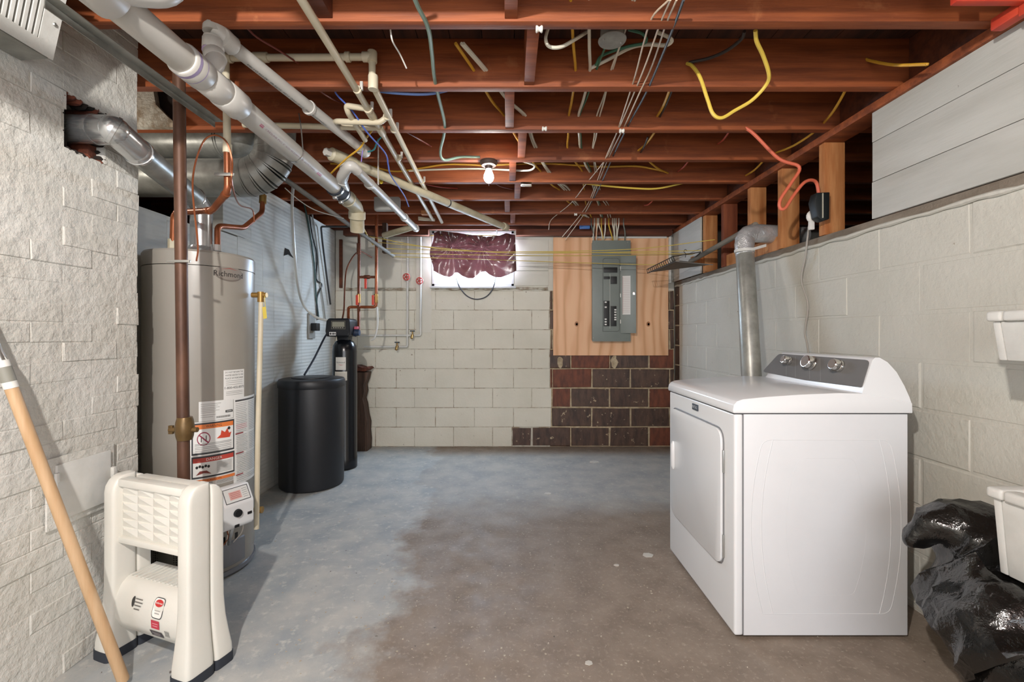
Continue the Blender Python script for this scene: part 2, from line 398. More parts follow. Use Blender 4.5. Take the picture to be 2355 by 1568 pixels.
for i in range(1, 12):
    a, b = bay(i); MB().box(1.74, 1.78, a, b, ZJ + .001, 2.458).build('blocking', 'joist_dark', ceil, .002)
MB().box(.065, 1.66, YB - .10, YB - .02, 2.185, 2.245).build('mudsill', 'joist_dark', ceil, .003)
MB().box(-1.7, -.83, YB - .10, YB - .02, 2.185, 2.245).build('mudsill', 'joist_dark', ceil, .003)
MB().box(JX0, JX1, YB - .06, YB - .018, 2.25, 2.46).build('rim_joist', 'joist_dark', ceil, .003)
# back wall: block courses, painted left of the plywood, bare tile right of it
CH = .2035
wb = struct('wall_back', MB().box(-3.3, 4.3, YB + .10, YB + .2, 0, 2.46), 'paint_flat', 'back block wall, painted cream with bare brown tile at the lower right', 'wall')
XP = .422
def course_x(x0, x1, ph, step=.408):
    k = math.floor((x0 - ph) / step); xs = [x0]; q = ph + step * (k + 1)
    while q < x1 - .02:
        if q > x0 + .02: xs.append(q)
        q += step
    return xs + [x1]
for r in range(8):
    z0, z1 = r * CH, (r + 1) * CH; ph = .639 if r % 2 == 0 else .857; xp = .022 if r == 0 else XP + random.uniform(-.02, .02)
    for side, (xa, xb) in enumerate(((XL, xp), (xp, XR))):
        xs = course_x(xa, xb, ph); g = .0028 if side == 0 else .006
        for a, b in zip(xs, xs[1:]):
            mat_ = 'paint_block' if side == 0 else ('tile_red' if any(lo < (a + b) / 2 < hi for lo, hi in {0: ((1.44, 2),), 2: ((0, .62), (1.46, 2)), 3: ((.43, .86),), 4: ((.60, 1.03), (1.44, 2))}.get(r, ())) else 'tile_brown')
            MB().block((a + g, YB, z0 + g), (b - g, YB + .1, z1 - g), 'y-', .003 if side == 0 else .006, .0015 if side == 0 else .0045).build('block', mat_, wb, smooth=15)
MB().box(XL, XP, YB + .0045, YB + .1, 0, 8 * CH).build('mortar', 'paint_joint', wb)
MB().box(XP, XR, YB + .010, YB + .1, 0, 8 * CH).box(.022, XP, YB + .0095, YB + .1, 0, CH).build('mortar', 'mortar_bare', wb)
for (u, v, w, h) in ((1288, 833, 15, 30), (1412, 832, 18, 32)):      # lumps of old mortar under the plywood
    c = P(u, v, Y=YB - .004); MB().prism([c + V((w / 440 * math.cos(a) * random.uniform(.6, 1.1), 0, h / 440 * math.sin(a) * random.uniform(.8, 1.1))) for a in [2 * PI * i / 13 for i in range(13)]], (0, .01, 0)).build('mortar_lump', 'mortar_bare', wb)
# upper part of the back wall: flat parged band with the window opening, over a rough ledge
WX0, WX1, WZ0, WZ1 = -.81, .045, 1.672, 2.246
z8 = 8 * CH
m = MB()
for a, b, c, d in ((XL, WX0, z8, 2.46), (WX1, XR, z8, 2.46), (WX0, WX1, z8, WZ0), (WX0, WX1, WZ1, 2.46)): m.box(a, b, YB + .012, YB + .1, c, d)
m.build('parged_band', 'paint_flat', wb)
for (a, b, zz) in ((-1.74, -.84, 1.64), (-.81, .40, 1.648)):
    n = 30; m = MB()
    pts = [V((a + (b - a) * i / n, YB + .012, zz + random.uniform(-.006, .006))) for i in range(n + 1)]
    m.tube(pts, [random.uniform(.010, .019) for _ in pts], 8).build('ledge', 'paint_joint', wb)
for x0, x1, z0, z1 in ((-.975, -.815, 1.19, 2.2), (.05, .405, 1.68, 1.83), (.05, .405, 1.835, 1.985), (.05, .405, 1.99, 2.16), (-1.62, -1.13, 1.66, 2.17)):
    MB().box(x0, x1, YB - .004, YB + .02, z0, z1).build('wall_board', 'paint_flat', wb, .002)
MB().box(-1.775, -1.745, YB - .012, YB + .02, 1.655, 2.16).build('corner_strip', 'joist_dark', wb, .003)
# window
wn = struct('window_1', None, None, 'small basement window glowing with daylight behind a burgundy valance', 'window')
wn.location = (0, 0, 0)
m = MB(); t = .028
for a, b, c, d in ((WX0, WX1, WZ0, WZ0 + t), (WX0, WX1, WZ1 - t, WZ1), (WX0, WX0 + t, WZ0, WZ1), (WX1 - t, WX1, WZ0, WZ1)): m.box(a, b, YB - .006, YB + .06, c, d)
m.build('window_frame', 'frame_white', wn, .003)
MB().box(WX0 + .012, WX1 - .012, YB + .05, YB + .055, WZ0 + .012, WZ1 - .012).build('window_pane', 'window_pane', wn)
MB().box(WX0 - .02, WX1 + .02, YB - .03, YB + .02, WZ0 - .022, WZ0).build('window_sill', 'frame_white', wn, .004)
# right wall: block wall, then studs and boards
ZT = 1.67
wr = struct('wall_right', MB().box(XR + .09, XR + .2, YR, YB, 0, ZT), 'paint_block_right', 'right block wall painted off-white behind the dryer', 'wall')
MB().box(XR + .0045, XR + .09, YR, 4.50, 0, ZT).build('mortar', 'paint_block_right', wr)
MB().box(XR + .005, XR + .09, 4.50, YB, 0, ZT).build('mortar', 'mortar_bare', wr)
for r in range(9):
    z1 = ZT - r * CH; z0 = max(0, z1 - CH)
    if z1 < .01: break
    ph = 2.06 if r % 2 == 0 else 1.855
    ys = course_x(.75, YB, ph, .405)
    for a, b in zip(ys, ys[1:]):
        bare = a > 4.2
        parts = [(a, b, 'paint_block_right')]
        if b > 4.5: parts = ([(a, 4.5, 'paint_block_right')] if a < 4.48 else []) + [(max(a, 4.5), b, 'tile_brown')]
        for p_, q_, mm in parts:
            MB().block((XR, p_ + .003, z0 + .003), (XR + .09, q_ - .003, z1 - .003), 'x-', .005, .0025).build('block', mm, wr, smooth=15)
    MB().block((XR, YR, z0 + .003), (XR + .09, .745, z1 - .003), 'x-', .004, .001).build('block', 'paint_block_right', wr, smooth=15)
MB().box(XR - .006, XR + .12, YR, YB, ZT, ZT + .04).build('sill_plate', 'sill_wood', wr, .004)
m = MB(); n = 60
m.tube([V((XR - .004, .8 + 3.8 * i / n, ZT - .002 + random.uniform(-.006, .004))) for i in range(n + 1)], [random.uniform(.006, .013) for _ in range(n + 1)], 7).build('mortar_bead', 'paint_block_right', wr)
wu = struct('wall_right_upper', None, None, 'open stud framing and white boards above the right block wall', 'wall')
for k, y in enumerate((2.40, 2.776, 3.134, 3.53, 3.87)):
    MB().box(1.705, 1.815, y, y + .045, ZT + .04, 2.21).build('stud', 'stud_red' if k in (3,) else 'stud_wood', wu, .003)
MB().box(1.816, 1.83, 3.90, 3.93, ZT + .04, 2.2).build('stud_splinter', 'stud_red', wu, .002)
MB().box(1.69, 1.81, YR, YB - .02, 2.211, 2.249).build('top_plate', 'joist_wood', wu, .003)
MB().box(1.72, 1.80, 2.83, 3.12, ZT + .041, ZT + .13).build('fire_block', 'stud_wood', wu, .003)
MB().box(1.72, 1.80, 3.18, 3.52, ZT + .041, ZT + .13).build('fire_block', 'stud_wood', wu, .003)
MB().box(1.70, 1.79, 4.38, 4.60, ZT + .041, ZT + .14).build('fire_block', 'joist_dark', wu, .003)
for z0, z1 in ((1.712, 1.884), (1.886, 2.069), (2.071, 2.249)):
    MB().box(1.704, 1.72, .2, 2.085 + random.uniform(-.003, .003), z0, min(z1, 2.21)).build('plank', 'plank_white', wu, .002)
for z0, z1 in ((1.712, 1.93), (1.933, 2.21)):
    MB().box(1.69, 1.704, 3.925, 4.60, z0, z1).build('plank', 'plank_white', wu, .002)
MB().box(1.648, 1.671, YB - .045, YB - .008, 1.70, 2.18).build('corner_trim', 'white_paint', wu, .002)
# crawl space seen between the studs
struct('wall_crawl_right', MB().box(4.2, 4.3, YR, YB + .1, 1.4, 2.46), 'dirt', 'dark far wall of the crawl space beyond the studs', 'wall')
struct('floor_crawl_right', MB().box(XR + .201, 4.2, YR, YB + .1, 1.5, 1.6), 'dirt', 'dark dirt floor of the crawl space beyond the studs', 'floor')
# left wall: ribbed painted clay tile with a broken top where the ducts come through
wl = struct('wall_left', MB().box(XL - .2, XL - .11, YR, YB, 0, 1.8), 'paint_ribbed', 'left wall of ribbed clay tile painted white, broken open at the ducts', 'wall')
MB().box(XL - .11, XL - .0015, YR, YB, 0, 1.80).box(XL - .11, XL - .0015, 3.05, YB, 1.80, 2.25).build('mortar', 'paint_flat', wl)
TH = .305
for r in range(8):
    z0 = r * TH; z1 = min(2.25, z0 + TH)
    ys = course_x(1.845, YB, 1.9 + (.15 if r % 2 else 0), .305)
    for a, b in zip(ys, ys[1:]):
        if z0 > 1.7 and b < 3.1: continue
        ztop = z1
        if z0 > 1.5 and b < 3.1: ztop = z0 + random.uniform(.25, .30)
        MB().block((XL - .1, a + .001, z0 + .001), (XL, b - .001, ztop - .001), 'x+', .001, .0004).build('tile', 'paint_ribbed', wl, smooth=15)
MB().box(XL - .1, XL, YR, 1.84, 0, 2.25).build('plaster', 'paint_flat', wl)
pts = [P(*q, X=XL) for q in ((652, 588), (655, 570), (664, 574), (668, 583), (675, 594), (662, 585))]
MB().prism([p + V((.0022, 0, 0)) for p in pts], (.0008, 0, 0)).build('hole_shade', 'soot_shade', wl)  # flat dark patch painting the shade inside the hole
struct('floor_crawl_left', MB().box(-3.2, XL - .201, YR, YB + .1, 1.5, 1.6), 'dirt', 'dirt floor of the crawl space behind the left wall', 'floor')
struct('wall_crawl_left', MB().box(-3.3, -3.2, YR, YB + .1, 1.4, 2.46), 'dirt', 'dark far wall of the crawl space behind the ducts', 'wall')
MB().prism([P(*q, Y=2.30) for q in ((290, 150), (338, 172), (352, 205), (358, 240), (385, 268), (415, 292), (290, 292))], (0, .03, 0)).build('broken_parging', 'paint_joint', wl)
MB().prism([P(*q, Y=2.332) for q in ((290, 150), (372, 165), (396, 215), (402, 262), (425, 296), (290, 296))], (0, .004, 0)).build('void_shade', 'soot_shade', wl)  # dark sheet painting the shade of the open void by the ducts
struct('wall_rear', MB().box(-3.3, -1.4, YR - .1, YR, 0, 2.46).box(1.7, 4.3, YR - .1, YR, 0, 2.46).box(-1.4, 1.7, YR - .1, YR, 2.3, 2.46), 'paint_flat', 'rear wall with the wide opening to the next room', 'wall')
# chimney of painted brick
XC, YC = -1.54, 1.84
ch = struct('chimney', None, None, 'white painted brick chimney with a flue hole and clean-out door', 'chimney')
HY0, HY1, HZ0, HZ1 = 1.535, 1.692, 1.82, 2.01
m = MB()
for a, b, c, d in ((.5, HY0, 0, 2.46), (HY1, YC - .005, 0, 2.46), (HY0, HY1, 0, HZ0), (HY0, HY1, HZ1, 2.46)): m.box(XL + .01, XC - .0025, a, b, c, d)
m.build('mortar', 'paint_brick', ch)
MB().box(XL + .012, XC - .13, HY0, HY1, HZ0, HZ1).build('flue_recess', 'soot_shade', ch)
for y, z, mm in ((HY1 - .02, HZ0, 'brick_red'), (HY1 - .02, HZ1 - .065, 'brick_red'), (HY0 + .02, HZ0, 'soot_shade')):
    MB().box(XC - .12, XC - .03, y - .02, y + .02, z, z + .062).build('brick', mm, ch, .005)
r = 0; z = 0
while z < 2.44:
    z1 = min(z + .0672, 2.455); ys = course_x(.5, YC, YC - (.205 if r % 2 else .1), .21)
    for a, b in zip(ys, ys[1:]):
        segs = [(a, b)]
        if z1 > HZ0 + .02 and z < HZ1 - .02:
            jh0, jh1 = HY0 + random.uniform(-.015, .012), HY1 + random.uniform(-.012, .02)
            segs = [(p_, q_) for p_, q_ in ((a, min(b, jh0)), (max(a, jh1), b)) if q_ - p_ > .012]
        for p_, q_ in segs:
            MB().block((XC - .1 + random.uniform(0, .002), p_ + .001, z + .001), (XC + random.uniform(-.003, .003), q_ - .001 + (random.uniform(-.004, .004) if q_ > YC - .01 else 0), z1 - .001), 'x+', .002, .002).build('brick', 'paint_brick', ch, smooth=15)
    z = z1; r += 1
# sooty broken edge of the flue hole
for k in range(26):
    t = k / 26 * 4; e = int(t); t -= e
    y_, z_ = ((HY0 + (HY1 - HY0) * t, HZ0), (HY1, HZ0 + (HZ1 - HZ0) * t), (HY1 - (HY1 - HY0) * t, HZ1), (HY0, HZ1 - (HZ1 - HZ0) * t))[e]
    MB().ball((XC - .035 + random.uniform(-.008, .004), y_ + random.uniform(-.004, .004), z_ + random.uniform(-.004, .004)), 1, 8, (.036, random.uniform(.012, .022), random.uniform(.010, .020))).build('broken_edge', random.choice(('soot_shade', 'soot_shade', 'soot_shade', 'brick_red')), ch, smooth=20)
# clean-out door
cd = thing('cleanout_door', 'small iron clean-out door painted white, set low in the chimney', 'door', (XC, 1.59, .54))
MB().box(XC + .0035, XC + .012, 1.465, 1.715, .515, .755).build('door_frame', 'paint_brick', cd, .003)
MB().box(XC + .012, XC + .022, 1.49, 1.69, .54, .73).build('door_leaf', 'white_paint', cd, .003)
for z in (.575, .69): MB().tube([(XC + .024, 1.486, z - .015), (XC + .024, 1.486, z + .015)], .007, 8).build('hinge', 'white_paint', cd)
MB().box(XC + .012, XC + .034, 1.688, 1.706, .625, .665).build('latch', 'paint_brick', cd, .004)
# warm-air register on its sheet metal boot
rg = thing('air_register', 'white slatted air register on a sheet metal boot above the chimney hole', 'vent', (XC + .06, 1.2, 2.03))
A_, B_ = P(118, 137, X=-1.44), P(142, 30, X=-1.375)
upv = (B_ - A_); fw = V((0, -1, 0)); nrm = V((1, 0, -upv.x / upv.z)).normalized()
def rgp(s, t, l): return A_ + fw * s + upv * t + nrm * l
m = MB()
m.add([rgp(0, -.02, -.012), rgp(.42, -.02, -.012), rgp(.42, 1.75, -.012), rgp(0, 1.75, -.012)] + [V((XC + .004, p.y, p.z)) for p in (rgp(0, -.02, 0), rgp(.42, -.02, 0), rgp(.42, 1.75, 0), rgp(0, 1.75, 0))],
      [(0, 1, 2, 3), (4, 5, 6, 7), (0, 1, 5, 4), (1, 2, 6, 5), (2, 3, 7, 6), (3, 0, 4, 7)]).build('boot', 'galv', rg)
MB().obox(rgp(.21, .88, -.009), fw * .165, upv * .64, nrm * .002).build('slat_shade', 'soot_shade', rg)  # added dark plate, paints the shade between the slats
m = MB()
for s0, s1, t0, t1 in ((0, .42, 0, .26), (0, .42, 1.5, 1.7), (0, .05, .26, 1.5), (.37, .42, .26, 1.5)):
    m.obox(rgp((s0 + s1) / 2, (t0 + t1) / 2, 0), fw * (s1 - s0) / 2, upv * (t1 - t0) / 2, nrm * .006)
m.build('register_frame', 'white_paint', rg)
for i in range(19):
    s = .058 + i * .0168
    MB().obox(rgp(s, .88, 0), fw * .0045, upv * .62, nrm * .005).build('slat', 'white_paint', rg)
MB().obox(rgp(.02, 1.0, .010), fw * .007, upv * .09, nrm * .006).build('lever', 'brass', rg, .002)
MB().ball(rgp(.017, .7, .006), .006, 8).build('screw', 'steel', rg)
# ------------------------------------------------------------------ ducts, drain pipes, water heater
def pipe(name, label, pts, r, mat_, cat='pipe', group=None, rad=.05, n=14):
    return tag(MB().tube(fil(pts, rad), r, n).build(name, mat_), label, cat, group)
def ring(p, d, r, w, mat_, parent, name='collar', n=18):
    d = V(d).normalized(); p = V(p)
    return MB().tube([p - d * w / 2, p - d * w * .45, p + d * w * .45, p + d * w / 2], [r * .96, r, r, r * .96], n).build(name, mat_, parent)
def root(name, label, cat, pts, group=None):
    lo = V([min(p[i] for p in pts) for i in range(3)]); hi = V([max(p[i] for p in pts) for i in range(3)])
    return thing(name, label, cat, ((lo.x + hi.x) / 2, (lo.y + hi.y) / 2, lo.z), group)
# galvanised ducts
DY, DZ, DR = 2.51, 2.055, .104
d1 = thing('elbow_duct', 'round galvanised duct turning up into the joists through a gored elbow', 'duct', (-1.6, DY, DZ - DR))
path = fil([(-2.6, DY, DZ), (-1.333, DY, DZ), (-1.333, DY + .03, 2.46)], .2, 7)
MB().tube(path[:2], DR, 26).build('straight_run', 'galv', d1)
for i in range(1, len(path) - 2): MB().tube([path[i], path[i + 1]], [DR + .0015 * (i % 2), DR + .0015 * (i % 2)], 26).build('gore', 'galv', d1)
MB().tube(path[-2:], DR, 26).build('riser', 'galv', d1)
for i in range(2, len(path) - 1): ring(path[i], path[i + 1] - path[i - 1], DR + .003, .008, 'galv', d1, 'seam', 26)
d2 = thing('straight_duct', 'round galvanised duct running above the elbow duct from the crawl space', 'duct', (-1.9, 2.585, 2.19))
MB().tube([(-2.7, 2.585, 2.295), (-1.66, 2.585, 2.295)], .098, 26).build('straight_run', 'galv', d2)
MB().tube(fil([(-1.66, 2.585, 2.295), (-1.55, 2.585, 2.295), (-1.55, 2.585, 2.455)], .1), .094, 26).build('take_off', 'galv', d2)
ring((-1.68, 2.585, 2.295), (1, 0, 0), .102, .02, 'galv', d2, 'seam', 26)
for u, n_ in ((636, 'hanger_strap'), (660, 'hanger_strap')):
    a = P(u, 200, Y=2.38); b = P(u + 1, 300, Y=2.38)
    MB().box(a.x - .006, a.x + .006, 2.383, 2.385, b.z, a.z).build(n_, 'galv_new', d1)
# flue of the water heater
HX, HY, HR, HT = -1.564, 2.25, .235, 1.565
fl = thing('flue_pipe', 'shiny galvanised flue pipe rising from the water heater into the chimney hole', 'flue', (HX, 2.0, HT))
fp = [V((HX, HY, HT + .03)), V((HX, HY, 1.80)), V((HX + .005, HY - .06, 1.845)), P(318, 350, Y=1.70), P(262, 300, X=-1.42), V((-1.50, 1.612, 1.914)), V((-1.66, 1.612, 1.918))]
FRr = .049
MB().lathe([(.085, 0), (.085, .015), (.06, .03), (FRr + .004, .05)], (HX, HY, HT)).build('draft_hood', 'galv_new', fl)
for i, (a, b) in enumerate(zip(fp, fp[1:])):
    MB().tube([a, b], FRr + (.002 if i in (1, 4) else 0), 22).build('flue_section', 'galv_new' if i != 2 else 'galv', fl)
    if i: ring(a, b - fp[i - 1], FRr + .004, .012, 'galv_new', fl, 'crimp_ring', 22)
for p in fp[1:-1]: MB().ball(p, FRr + .0015, 22).build('elbow_joint', 'galv_new', fl)
# main drain: 3 inch PVC with wye, coupling and the old stub
PX, PZ, PR = -1.04, 2.046, .0445
dr = thing('main_drain_pipe', 'thick white PVC drain pipe with purple primer marks hung along the left', 'pipe', (PX, 1.8, PZ - PR))
MB().tube([(PX, .55, PZ), (PX, 2.66, PZ)], PR, 28).build('pipe_run', 'pvc', dr)
for y0, y1, rr in ((1.405, 1.50, .0525), (1.50, 1.62, .0500), (1.60, 1.705, .0535), (.90, 1.16, .055)):
    MB().tube([(PX, y0, PZ), (PX, y0 + .004, PZ), (PX, y1 - .004, PZ), (PX, y1, PZ)], [rr - .003, rr, rr, rr - .003], 28).build('hub', 'pvc_white', dr)
MB().tube(fil([(PX, 1.08, PZ), (PX + .05, 1.16, PZ + .04), (PX + .10, 1.215, PZ + .075), (PX + .13, 1.22, PZ + .3)], .05), .050, 22).build('branch', 'pvc_white', dr)
bp = [V((PX, 1.50, PZ)), V((PX + .02, 1.545, PZ + .075)), P(490, 120, Y=1.56), P(491, 88, Y=1.56)]
MB().tube(fil(bp, .05), .031, 20).build('branch', 'pvc_white', dr)
for a, b in ((bp[2], bp[3]), (bp[1], bp[2])): ring((a + b) / 2, b - a, .034, .035, 'pvc_white', dr, 'hub', 20)
ring((bp[2] + bp[3]) / 2 + V((0, 0, -.024)), bp[3] - bp[2], .0345, .008, '#b9a3c4', dr, 'primer_band', 20)
for y, w in ((1.418, .012), (1.455, .003)):     # purple primer swipes
    MB().tube([(PX, y, PZ), (PX, y + w, PZ)], .0529, 28, caps=False).build('primer_band', '#9a8cae', dr)
def drp(a0):                                     # print along the pipe
    def f(s, t, l):
        a = a0 + t / PR; return V((PX + (PR + l * .4) * math.cos(a), s, PZ + (PR + l * .4) * math.sin(a)))
    return f
decal('pipe_print', dr, drp(-.72), [('t', 'CRESLINE PVC 3" SCH 40 DWV PIPE  ASTM D2665', 2.06, 0, .008, .46, '#8d6a72')])
for q0_, q1_, c_ in ((1.79, 1.815, '#a14a5c'), (2.32, 2.37, '#a14a5c')): decal('pipe_print', dr, drp(-.72), [('r', q0_, -.006, q1_, .006, c_)])
for y in (2.66, 2.83): pass
MB().tube([(PX, 2.62, PZ), (PX, 2.76, PZ)], .0515, 26).build('rubber_coupling', 'rubber', dr)
for y in (2.645, 2.735):
    MB().tube([(PX, y - .009, PZ), (PX, y + .009, PZ)], .053, 26, caps=False).build('band_clamp', 'steel', dr)
    MB().box(PX - .012, PX + .012, y - .012, y + .012, PZ - .068, PZ - .052).build('clamp_bolt', 'steel', dr, .002)
op = fil([(PX, 2.72, PZ), (PX, 3.02, PZ - .012), (PX - .02, 3.09, PZ - .16)], .07)
MB().tube(op, .0475, 24).build('old_stub', 'pvc_old', dr)
ring((PX, 2.86, PZ - .005), (0, 1, -.05), .0525, .03, 'pvc_old', dr, 'hub', 24)
ring((PX - .004, 3.035, PZ - .06), (-.02, .06, -.14), .056, .05, 'pvc_old', dr, 'hub', 24)
a = P(676, 350, X=PX); y = a.y
MB().tube([(PX, y - .006, PZ), (PX, y + .006, PZ)], PR + .0015, 26, caps=False).build('strap', 'galv_new', dr)
MB().tube(cr([(PX + PR, y, PZ), (PX + .03, y + .01, PZ + .12), (PX + .01, y + .03, ZJ)], 5), .003, 6).build('hanger_wire', 'steel', dr)
# thin PVC lines hanging under the joists
zb = 2.215
def pz(u, v, z=zb): return P(u, v, Z=z)
b1 = root('branch_drain_pipe', 'long white PVC pipe with black print sloping from an elbow beside the main drain', 'pipe', [pz(520, 95), pz(835, 345)])
a, b = P(500, 74, Y=1.57), pz(835, 345)
q0 = P(491, 76, Y=1.56); q1 = q0 + V((0, 0, .022))
MB().tube(fil([q0, q1, pz(526, 98)], .05), .033, 20).build('elbow', 'pvc_white', b1)
MB().tube([pz(512, 88), b], .0255, 18).build('pipe_run', 'pvc_white', b1)
dd = (b - pz(512, 88)).normalized()
ring(pz(523, 96), dd, .034, .05, 'pvc_white', b1, 'hub'); ring(b, dd, .034, .06, 'pvc_white', b1, 'hub')
ring(pz(711, 248), dd, .033, .014, 'pvc_white', b1, 'hanger')
side = dd.cross(V((0, 0, 1))).normalized(); upn = side.cross(dd)
org = pz(512, 88)
def b1p(s, t, l):
    a_ = -1.45 - t / .0255; return org + dd * s + (side * math.cos(a_) + upn * math.sin(a_)) * (.0258 + l * .3)
decal('pipe_print', b1, b1p, [('t', 'CHARLOTTE PIPE  1-1/2" PVC 1120  SCH 40  ASTM D1785', .36, 0, .008, -.5, '#3d3a38')])
b2 = root('diagonal_drain_pipe', 'cream PVC pipe slanting across the ceiling to the window corner', 'pipe', [pz(775, 362, 2.19), pz(1166, 524, 2.19)])
a, b = pz(795, 368, 2.19), pz(1166, 524, 2.19); dd = (b - a).normalized()
MB().tube([a, b], .0295, 18).build('pipe_run', 'pvc_old', b2)
ring(pz(1160, 521, 2.19), dd, .036, .05, 'pvc_old', b2, 'hub'); ring(pz(1030, 467, 2.19), dd, .0315, .014, 'rubber', b2, 'clamp')
MB().tube([a - dd * .11, a - dd * .10, a + dd * .06], [.028, .037, .037], 18).build('cleanout_tee', 'pvc_old', b2)
MB().tube([a - dd * .14, a - dd * .105], .022, 6).build('cleanout_plug', 'pvc_white', b2)
MB().tube(fil([a, a - V((.0, .02, .09)), V((PX + .05, 2.60, PZ + .01))], .05), .0295, 18).build('drop', 'pvc_white', b2)
b3 = root('sink_drain_pipe', 'white PVC pipe running from a bend over the main drain towards the back wall', 'pipe', [pz(815, 386, 2.09), pz(958, 527, 2.09)])
a, b = pz(822, 393, 2.09), pz(958, 527, 2.09)
MB().tube(fil([V((PX + .03, 2.72, PZ + .02)), pz(783, 408, 2.07), pz(806, 378, 2.10), a], .05), .0285, 18).build('bend', 'pvc_white', b3)
MB().tube([a, b], .0255, 18).build('pipe_run', 'pvc', b3); dd = (b - a).normalized()
for u, v in ((850, 423), (930, 500), (955, 524)): ring(pz(u, v, 2.09), dd, .032, .03, 'pvc_white', b3, 'hub')
h = pz(858, 425, 2.09)
MB().box(h.x + .03, h.x + .034, h.y - .009, h.y + .009, h.z, ZJ + .12).build('hanger_strap', 'pvc_white', b3)
MB().tube([P(882, 542, Y=4.1), P(955, 520, Y=4.0)], .028, 16).build('branch', 'pvc_old', b3)
# cream CPVC supply lines
S1 = root('supply_pipe', 'straight cream supply pipe running front to back under the joists, longer of two', 'pipe', [pz(700, 0), pz(996, 505)])
p1 = [V((-.645, .6, zb)), pz(795, 165), pz(870, 290), pz(995, 505)]
MB().tube(p1 + [P(962, 500, Y=4.02)], .0142, 12).build('pipe_run', 'cpvc', S1)
for u, v, w, r_ in ((822, 207, .012, .0185), (847, 252, .02, .0205), (853, 262, .09, .0195), (876, 300, .07, .0195), (917, 363, .014, .0185)):
    i = pz(u, v); ring(i, (0, 1, 0), r_, w, 'cpvc', S1, 'clip' if w < .03 else 'tee', 12)
    if w < .03: MB().box(i.x + .012, i.x + .024, i.y - .006, i.y + .006, i.z, ZJ).build('clip', 'pvc_white', S1, .001)
S2 = root('supply_pipe', 'cream supply pipe dropping off a joist and running beside the longer one', 'pipe', [pz(870, 230), pz(1016, 511), P(520, 133, Y=1.87)])
zc = 2.352; yc = 1.868
q = [P(519, 133, Y=yc), P(856, 131, Y=yc), pz(862, 205), pz(870, 232), pz(1016, 511)]
MB().tube(fil([q[0], q[1], q[1] + V((0, .0, -.10)), q[2], q[4]], .02, 3), .0145, 12).build('pipe_run', 'cpvc', S2)
for p_, d_, w in ((q[1], (0, 0, 1), .045), (q[1] - V((.02, 0, 0)), (1, 0, 0), .04), (P(858, 190, Y=yc), (0, 0, 1), .06), (q[0], (1, 0, 0), .05), (P(600, 132, Y=yc), (1, 0, 0), .06), (P(800, 131, Y=yc), (1, 0, 0), .02)): ring(p_, d_, .0205, w, 'cpvc', S2, 'fitting', 12)
MB().tube([P(600, 132, Y=yc), P(601, 160, Y=yc)], .0165, 10).build('fitting', 'cpvc', S2)
for u, v in ((890, 268), (906, 298), (970, 418)):
    i = pz(u, v); ring(i, (0, 1, 0), .0185, .012, 'cpvc', S2, 'clip', 12); MB().box(i.x + .012, i.x + .024, i.y - .006, i.y + .006, i.z, ZJ).build('clip', 'pvc_white', S2, .001)
# short branches between the supply lines
pipe('supply_branch', 'short cream pipe bent back from the longer supply line to a white stub', [pz(845, 250), P(796, 243, Y=2.07), P(800, 258, Y=2.09), P(840, 322, Y=2.36)], .0135, 'cpvc', rad=.025, n=12)
pipe('supply_branch', 'cream pipe crossing under both supply lines to a slanted elbow', [pz(888, 270), P(874, 282, Y=2.14), P(776, 279, Y=2.16), P(770, 281, Y=2.22), P(800, 306, Y=2.42)], .0135, 'cpvc', rad=.02, n=12)
pipe('supply_branch', 'horizontal cream pipe running left over the ducts from the longer supply line', [pz(872, 294), P(700, 290, Y=2.27), P(560, 287, Y=2.29)], .0145, 'cpvc', rad=.02, n=12)
pipe('supply_branch', 'short cream pipe at the far end of the supply lines', [P(962, 503, Y=4.02), P(1000, 505, Y=4.06)], .0145, 'cpvc', n=10)
# galvanised line hung along the left, carrying the clothes lines
pipe('hanging_rail', 'grey clothes-line pole slung behind the duct elbow towards the back wall', [P(640, 401, Y=2.72), P(905, 589, Y=4.38)], .0165, 'wood_grey', 'pole', n=12)
a, b = P(120, -40, X=-1.24), P(505, 292, X=-1.24)
tag(MB().box(-1.262, -1.225, a.y, b.y, 2.078, 2.081).box(-1.262, -1.259, a.y, b.y, 2.055, 2.081).build('angle_rail', 'galv'), 'sheet metal angle strip running between the chimney and the main drain', 'rail')
# iron gas pipe in front of the heater
GX, GY = P(412, 700, Y=1.75).x, 1.75
gp = thing('gas_pipe', 'brown iron gas pipe standing in front of the water heater with a brass valve', 'pipe', (GX, GY, 0))
MB().tube([P(427, 1200, Y=GY) + V((0, 0, -.39)), P(412, 205, Y=GY), P(411, 150, Y=GY)], .0215, 16).build('pipe_run', 'iron_pipe', gp)
c = P(425, 985, Y=GY)
MB().tube([c - V((0, 0, .045)), c - V((0, 0, .03)), c, c + V((0, 0, .03)), c + V((0, 0, .045))], [.026, .030, .034, .030, .026], 16).build('valve', 'bronze', gp)
MB().tube([c - V((.06, 0, .005)), c + V((.05, 0, -.005))], .010, 10).build('valve_stem', 'bronze', gp)
MB().box(c.x - .062, c.x - .045, c.y - .006, c.y + .006, c.z - .022, c.z + .012).build('valve_tee', 'bronze', gp, .002)
c = P(416, 603, Y=GY); MB().box(c.x - .035, c.x + .055, c.y - .03, c.y - .022, c.z - .005, c.z + .005).build('ground_clamp', 'steel', gp, .002)
